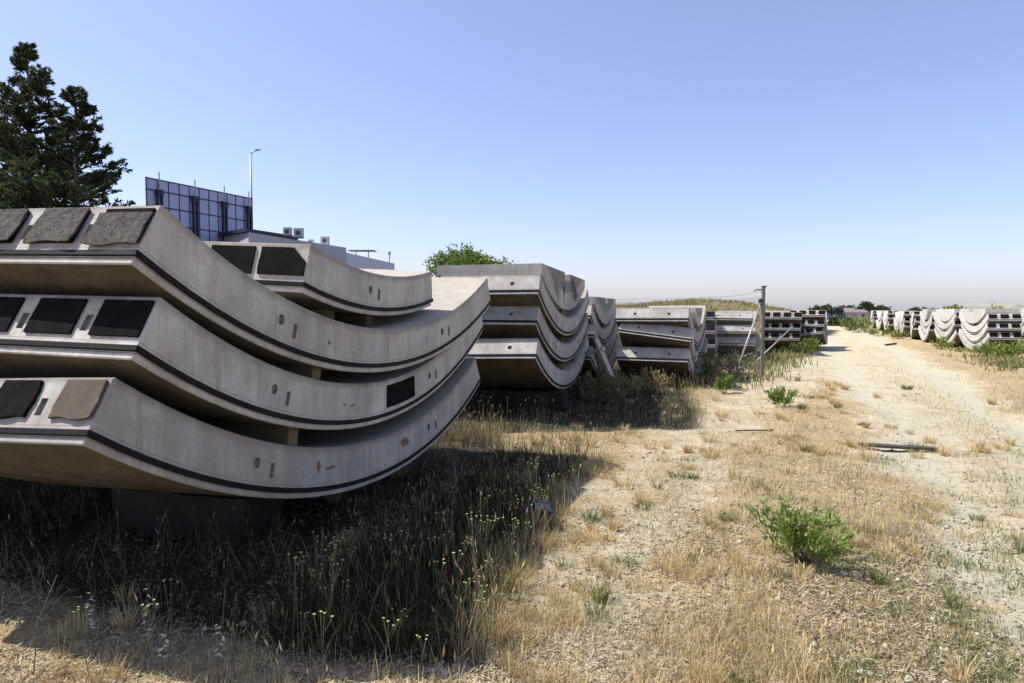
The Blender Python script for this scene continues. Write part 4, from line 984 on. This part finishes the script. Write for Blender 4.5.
# conifer
def conifer(px, d, ztop, rad, label, nb=110, power=.8, seed=1, lean=0.0, zlow=1.5, dens=1.0):
    base = at(px, d); root = empty('conifer_tree', base); tag(root, label, 'tree', 'dark conifers behind the nearest stack')
    rr = random.Random(seed); lst = [([(0, 0, 0), (lean*.3, 0, ztop*.5), (lean, 0, ztop*.97)], [.22, .13, .02])]
    cs = []; ds = []
    for k in range(nb):
        t = (k+rr.random())/nb; z0 = zlow+(ztop-zlow)*t; rem = 1-t
        L_ = rad*(rem**power)*rr.uniform(.55, 1.12)+.12; a = rr.uniform(0, 6.28)
        bx = lean*t; up = .30+.45*t
        p0 = Vector((bx, 0, z0-.15*L_)); p1 = p0+Vector((math.cos(a)*L_*.55, math.sin(a)*L_*.55, L_*up*.35)); p2_ = p0+Vector((math.cos(a)*L_, math.sin(a)*L_, L_*up*1.0))
        lst.append(([p0, p1, p2_], [.03+.012*L_, .02, .006]))
        nn = int((150*L_+60)*dens); u_ = np.random.default_rng(seed*1000+k).uniform(.12, 1.0, nn)**.8
        A = np.array([p0, p1, p2_]); Pp = np.stack([np.interp(u_, [0, .55, 1], A[:, i]) for i in range(3)], 1)
        g = np.random.default_rng(seed*999+k); n_tw = max(4, int(L_*6)); tw_ = g.integers(0, n_tw, nn)
        # twigs: sub-clusters off the branch
        ta = g.uniform(0, 6.28, n_tw); tu = g.uniform(.2, 1, n_tw); tl = (.12+.16*L_)*(1.1-tu*.6)
        Tb = np.stack([np.interp(tu, [0, .55, 1], A[:, i]) for i in range(3)], 1)
        da = np.array([math.cos(a), math.sin(a), .35]); side = np.array([-math.sin(a), math.cos(a), 0])
        td = da[None]*.7+side[None]*np.sign(np.cos(ta))[:, None]*.7+np.array([0, 0, .25])*np.sin(ta)[:, None]
        q = g.uniform(0, 1, nn)
        P2 = Tb[tw_]+td[tw_]*(tl[tw_]*q*1.6)[:, None]+g.normal(size=(nn, 3))*(.05*(1.15-q))[:, None]
        cs.append(P2); ds.append(td[tw_]+np.array([0, 0, .5]))
    link('trunk', tubes_me('trunk', lst, 6), root, M['bark'])
    cc = np.concatenate(cs); N = len(cc)
    col = palette(N, (.022, .035, .016), (.055, .07, .025)); g_ = fbm(cc[:, 0]*1.2+50, cc[:, 2]*1.2, 2) > .60; col[g_] *= 1.9
    v_, q, t_, c_ = leaves(cc, .15, col, np.concatenate(ds), .38)
    link('crown', np_mesh('crown', v_, [q], c_), root, M['leaf']); print('conifer', N)
conifer(36, 28.0, 12.3, 4.7, 'tallest dark conifer at the left edge with a pointed tip', 165, 1.05, 3, .0, 3.0, 1.1)
conifer(79, 27.0, 10.3, 3.25, 'second dark conifer with spreading right side branches', 135, .95, 5, .1, 3.0, 1.05)
conifer(-4, 29.0, 11.3, 3.3, 'dark conifer cut by the left edge of the photo', 85, .8, 8, 0, 3.0)
# broadleaf trees
def tree(px, d, zc, rx, rz, label, nl, leaf, ca, cb, group=None, name='leafy_tree', lobes=9):
    base = at(px, d); root = empty(name, base); tag(root, label, 'tree', group); lst = []
    g = rng; cs = []
    zc = zc-base.z
    lst.append(([(0, 0, 0), (0.05, 0, zc*.6), (0, 0, zc)], [.05*rx+.05, .04*rx+.03, .02]))
    for k in range(lobes):
        v_ = g.normal(size=3); v_ /= np.linalg.norm(v_); v_[2] = abs(v_[2])*.9-.15
        c_ = np.array([v_[0]*rx*.68, v_[1]*rx*.5, zc+v_[2]*rz*.7]); lst.append(([(0, 0, zc*.55), tuple(c_*np.array([.5, .5, .85])), tuple(c_)], [.03, .02, .008]))
        n_ = nl//lobes; u_ = g.normal(size=(n_, 3)); u_ /= np.linalg.norm(u_, axis=1)[:, None]; r_ = g.random(n_)**.5
        sc_l = g.uniform(.30, .5); cs.append(c_+u_*r_[:, None]*np.array([rx*sc_l, rx*sc_l, rz*sc_l*.9]))
        for q in range(3):
            tip = c_+(v_+np.array([0, 0, .4])+g.normal(size=3)*.4)*rx*.2; m_ = max(4, n_//14); tt = g.random(m_)[:, None]; cs.append(c_+(tip-c_)*tt+g.normal(size=(m_, 3))*leaf*.5)
    link('trunk', tubes_me('trunk', lst, 5), root, M['bark']); cc = np.concatenate(cs)
    v_, q, t_, c2 = leaves(cc, leaf, palette(len(cc), ca, cb, .3), None, .6)
    link('crown', np_mesh('crown', v_, [q], c2), root, M['leaf'])
tree(468, 40, 3.9, 2.9, 1.3, 'bright green leafy treetop showing above the graffiti stack', 9000, .15, (.10, .17, .03), (.22, .30, .07), lobes=15)
far = [(818, 95, 2.2, 1.2, 'first of the dark round trees above the end of the left row'), (826, 100, 2.3, 1.0, 'second dark round tree above the end of the left row'), (836, 103, 2.1, .9, 'dark tree behind the blue container'), (846, 130, 2.6, 1.4, 'dark tree above the middle of the grey sheds'),
       (865, 120, 2.7, 1.5, 'largest dark tree left of the far right row'), (874, 122, 2.5, 1.3, 'dark round tree right of the largest one'), (883, 125, 2.3, 1.2, 'third dark round tree left of the narrow one'),
       (913, 110, 2.0, .9, 'narrow upright dark tree behind the fourth pale stack'), (921, 112, 2.0, 1.1, 'low dark tree right of the narrow one'), (931, 105, 1.9, 1.0, 'low green tree behind the third pale stack'), (840, 75, .9, 1.3, 'green tree at the end of the track')]
for k, (px, d, z_, r_, lb) in enumerate(far):
    tree(px, d, z_-.95, r_*1.1, r_*.95, lb, 700, .34, (.03, .045, .02), (.08, .10, .04), 'far round trees on the horizon', 'far_tree', 6)
tree(955, 48, 1.35, 1.1, .5, 'yellow green bush top above the second pale stack', 700, .2, (.2, .24, .05), (.34, .36, .1), None, 'far_tree', 6)
tree(1006, 50, 1.2, 2.2, .5, 'yellow green bush top above the nearest right stack', 900, .2, (.2, .24, .06), (.32, .34, .1), None, 'far_tree', 8)

# ---------------------------------------------------------------- hills
def hill(name, x0, x1, y0, y1, prof, mat, nx_=90, ny_=30, rough=.15, shear=0.0):
    xs = np.linspace(x0, x1, nx_); ys = np.linspace(y0, y1, ny_); Xh, Yh = np.meshgrid(xs, ys); Xr, Yr = Xh.ravel(), Yh.ravel()
    t = (Yr-y0)/(y1-y0); pr = np.interp(Xr, prof[0], prof[1]); Zh = -.6+(pr+.6)*np.sin(np.pi*np.clip(t*1.0, 0, 1))**.7+(fbm(Xr*.35, Yr*.35, 4)-.5)*rough*2*np.sin(np.pi*t)
    ii = np.arange(nx_*ny_).reshape(ny_, nx_); Q = np.stack([ii[:-1, :-1].ravel(), ii[:-1, 1:].ravel(), ii[1:, 1:].ravel(), ii[1:, :-1].ravel()], 1)
    Xr = Xr+(Yr-(y0+y1)/2)*shear
    me = np_mesh(name, np.stack([Xr, Yr, Zh], 1), [Q]); me.shade_smooth(); o = link(name, me, None, mat); tag(o, kind='structure'); return (Xr, Yr, Zh)
def scrubmat(name, c1, c2, c3, s=.5):
    m, nt, b = new_mat(name, .98); v, _ = coords(nt)
    base = mix(nt, ramp(nt, noise(nt, s, 8, .7, v), [(.35, 0.0), (.65, 1.0)]), c1, c2)
    base = mix(nt, ramp(nt, noise(nt, s*2.3, 8, .7, v), [(.52, 0.0), (.62, 1.0)]), base, c3); nt.links.new(base, b.inputs['Base Color']); bump(nt, b, noise(nt, s*6, 8, .8, v), 1.0, .3); return m
M['berm'] = scrubmat('dry scrub slope', (.25, .18, .10), (.36, .28, .15), (.20, .20, .07), .6)
M['farhill'] = scrubmat('distant hill', (.24, .23, .20), (.30, .28, .23), (.17, .19, .15), .02)
M['plain'] = scrubmat('distant plain scrub', (.28, .24, .16), (.36, .31, .21), (.16, .17, .09), .15)
hx = lambda px, d: (px-512)*d/683
hz = lambda py, d: EYE-(py-309.3)*d/683
pf = ([hx(p, 60) for p in (560, 600, 615, 645, 690, 720, 735, 755, 765, 787, 803, 815)], [hz(p, 60) for p in (309, 307.5, 306, 304.5, 301.5, 301.5, 302.5, 305, 307, 311, 318, 336)])
hp = hill('scrub_berm', hx(545, 60), hx(815, 60), 48, 72, pf, M['berm'], 140, 40, .16, .46)
k = rng.integers(0, len(hp[0]), 26000); x = hp[0][k]+rng.normal(0, .3, len(k)); y = hp[1][k]+rng.normal(0, .3, len(k)); z = hp[2][k]-.05
kk = rng.random(len(x)) < .12+.88*clumpy(x, y, .5, .5, .62, 3); x, y, z = x[kk], y[kk], z[kk]; N = len(x)
cl_ = clumpy(x, y, .25, .45, .6, 77)[:, None]; col = palette(N, (.26, .19, .09), (.42, .33, .16))*(1-cl_)+palette(N, (.27, .24, .07), (.40, .35, .12))*cl_
emit('berm_scrub', [blades(2, np.stack([x, y, z], 1), rng.uniform(.1, .42, N), np.full(N, .09), rng.uniform(.2, .9, N), rng.uniform(0, 6.28, N), col)], 'yellow and brown scrub covering the low berm', 'scrub', M['straw'])
def ridge(name, pxs, pys, d, depth, mat, rough=.4):
    hill(name, hx(pxs[0], d), hx(pxs[-1], d), d-depth/2, d+depth/2, ([hx(p, d) for p in pxs], [hz(p, d) for p in pys]), mat, 160, 16, rough)
ridge('far_plain', (760, 800, 840, 880, 930, 980, 1024, 1200), (314, 312, 311.5, 310.5, 312, 311, 310, 311), 190, 110, M['plain'], .5)
ridge('far_hill', (940, 965, 980, 995, 1010, 1040), (309.5, 307, 304, 303.5, 306, 309), 520, 160, M['farhill'], 1.5)
ridge('left_plain', (-300, 0, 200, 400, 560, 620), (306, 306, 306, 307, 308, 309.5), 260, 120, M['plain'], .6)

# ---------------------------------------------------------------- far buildings
def box_part(name, parent, mat, sx, sy, sz, loc, bev=0.0): return link(name, box_me(name, sx, sy, sz, loc, None, bev), parent, mat)
# blue grey glazed screen on steel masts
pR = Vector((hx(254, 45), 45, 0)); pL = Vector((hx(149.5, 37.8), 37.8, 0)); dv = (pR-pL); Ls = dv.length; ang = math.atan2(dv.y, dv.x)
scr = empty('panel_screen', pL, (0, 0, ang)); tag(scr, 'tall screen of blue grey panels on dark double masts behind the nearest stack', 'screen')
ztop = hz(178.8, 37.8); zR = hz(199.5, 45); ncol = 11; rows = [0, .62, 1.5, 2.45, 3.4, 4.35, 5.3]
fr = bmesh.new(); cw = Ls/ncol
panel_me = {}
for j in range(len(rows)-1):
    h_ = rows[j+1]-rows[j]; me = box_me('panel', cw-.07, .03, h_-.07, (0, 0, 0), None, .004); me.materials.append(M['panel'])
    for i in range(ncol):
        o = link('panel', me, scr, None, (cw*(i+.5), 0, ztop-(rows[j]+h_/2)))
for i in range(ncol+1): box_bm(fr, .05, .07, rows[-1], (cw*i, 0, ztop-rows[-1]/2))
fm_ = bm_mesh(fr, 'mullions'); link('mullions', fm_, scr, M['dark_metal'])
for r_ in rows: box_part('rail', scr, M['dark_metal'], Ls+.08, .085, .055, (Ls/2, 0, ztop-r_))
for t in (.09, .40, .685, .945):
    xx = Ls*t
    for dx in (-.13, .13): box_part('mast', scr, M['dark_metal'], .09, .14, ztop-.55, (xx+dx, -.16, (ztop-.55)/2))
    box_part('mast_tip', scr, M['steel'], .05, .05, .9, (xx, -.16, ztop-.05))
    box_part('mast_head', scr, M['dark_metal'], .42, .2, .35, (xx, -.16, ztop-.75))
# lamp post
lp = at(253.5, 46); zt = hz(150, 46); lo_ = empty('street_lamp', lp); tag(lo_, 'slender grey street lamp rising beside the panel screen', 'street lamp')
link('pole', tube_me('pole', [(0, 0, 0), (0, 0, zt*.5), (0, 0, zt-.25)], [.1, .08, .055], 8), lo_, M['steel'])
link('arm', tube_me('arm', [(0, 0, zt-.27), (.06, 0, zt-.12), (.5, 0, zt+.05)], [.05, .045, .04], 6), lo_, M['steel'])
box_part('lamp_head', lo_, M['steel'], .34, .14, .07, (.5, 0, zt+.06), .01)
# white building with air conditioners
bl = empty('white_building', (0, 0, 0)); tag(bl, 'low white flat roofed building with roof units left of the green treetop', 'building')
def prism(name, parent, mat, poly, z0, z1):
    n = len(poly); V = [(x_, y_, z0) for x_, y_ in poly]+[(x_, y_, z1) for x_, y_ in poly]
    F = [tuple(range(n))[::-1], tuple(range(n, 2*n))]+[(i, (i+1) % n, n+(i+1) % n, n+i) for i in range(n)]
    me = mesh_pd(name, V, F); bm = bmesh.new(); bm.from_mesh(me); bmesh.ops.recalc_face_normals(bm, faces=bm.faces[:]); bm.to_mesh(me); bm.free(); return link(name, me, parent, mat)
A_ = Vector((hx(250, 40), 40)); B_ = Vector((hx(347, 50), 50)); C_ = Vector((hx(395, 62), 62))
zA = hz(241, 40); zB = hz(248, 50)
roofz = zB
prism('wall', bl, M['shaded_wall'], [(A_.x, A_.y), (B_.x, B_.y), (B_.x-6, B_.y+8), (A_.x-8, A_.y+8)], 0, roofz)  # white wall seen in shade, greyed by its colour
prism('wall', bl, M['white_wall'], [(B_.x+.01, B_.y), (C_.x, C_.y), (C_.x-5, C_.y+6), (B_.x-5, B_.y+8)], 0, roofz-.35)
prism('roof_edge', bl, M['dark_metal'], [(A_.x-.1, A_.y-.1), (hx(300, 44.5), 44.4), (hx(300, 44.5)-6, 52), (A_.x-8, A_.y+7)], roofz+.02, roofz+.22)
for k, (px, d, s_, lb) in enumerate(((289, 42.3, .50, 'leftmost'), (300, 43.5, .60, 'second'), (312, 48.5, .40, 'low third'), (326, 48.5, .60, 'rightmost'))):
    e = empty('air_conditioner', (hx(px, d), d, roofz+.003)); tag(e, f'{lb} white air conditioner unit on the low white building roof', 'air conditioner', 'air conditioners on the roof')
    box_part('casing', e, M['ac'], s_*.95, .35, s_, (0, 0, s_/2+.05), .02); 
    bm = bmesh.new(); rr_ = bmesh.ops.create_cone(bm, cap_ends=True, segments=18, radius1=s_*.26, radius2=s_*.26, depth=.03); bmesh.ops.transform(bm, matrix=Matrix.Translation((0, -.19, s_*.55)) @ Matrix.Rotation(R(90), 4, 'X'), verts=rr_['verts']); link('fan_grille', bm_mesh(bm, 'fan_grille'), e, M['grille'])
    box_part('foot', e, M['grille'], s_*.9, .3, .05, (0, 0, .025))
e = empty('roof_canopy', (hx(363, 56), 56, roofz-.347)); tag(e, 'dark flat panel on short legs on the white building roof', 'roof panel')
box_part('panel', e, M['grille'], 2.1, 1.3, .07, (0, 0, .62), .01)
for dx in (-.5, .5): box_part('leg', e, M['grille'], .06, .06, .6, (dx, 0, .30))
e = empty('roof_mast', (hx(390, 60), 60, roofz-.347)); tag(e, 'thin mast at the right end of the white building roof', 'mast'); box_part('pole', e, M['steel'], .07, .07, .9, (0, 0, .45))
link('bracket', box_me('bracket', .22, .1, .25, (0, 0, .75)), e, M['steel'])
# blue container, sheds
e = empty('blue_container', at(833, 118)); tag(e, 'bright blue container beside the dark tree at the end of the track', 'container')
box_part('shell', e, M['container'], 2.5, 2.3, 1.9, (0, 0, 1.20), .03); box_part('base', e, M['grille'], 2.3, 2.1, .3, (0, 0, .15))
for k in range(6): box_part('rib', e, M['container'], .08, .06, 1.4, (-1.0+.4*k, -1.18, 1.05))
for k, (px, d, w_, h_, lb) in enumerate(((848, 120, 5, 1.3, 'grey shed right of the blue container'), (857, 128, 6, 1.6, 'grey shed in the middle of the far group'), (868, 135, 7, 1.3, 'long grey shed behind the far right row'), (878, 128, 5, 1.1, 'low grey shed nearest the last pale stack'), (892, 140, 7, 1.2, 'brown roofed shed behind the seventh pale stack'), (905, 150, 7, 1.0, 'far low shed behind the fourth pale stack'))):
    e = empty('shed', at(px, d)); tag(e, lb, 'shed', 'far sheds at the end of the track')
    box_part('wall', e, M['grey_far'], w_, 4, h_, (0, 0, h_/2)); 
    bm = bmesh.new(); V_ = [bm.verts.new(q) for q in ((-w_/2-.2, -2.2, h_+.003), (w_/2+.2, -2.2, h_+.003), (w_/2+.2, 2.2, h_+.003), (-w_/2-.2, 2.2, h_+.003), (-w_/2-.2, 0, h_+.5), (w_/2+.2, 0, h_+.5))]
    for f in ((0, 1, 5, 4), (2, 3, 4, 5), (1, 2, 5), (3, 0, 4), (3, 2, 1, 0)): bm.faces.new([V_[i] for i in f])
    link('roof', bm_mesh(bm, 'roof'), e, M['roof_far'])
    for q in range(3):
        link('window', box_me('window', .5, .05, .5, (-w_/3+q*w_/3, -2.03, h_*.55)), e, M['glass_far'])
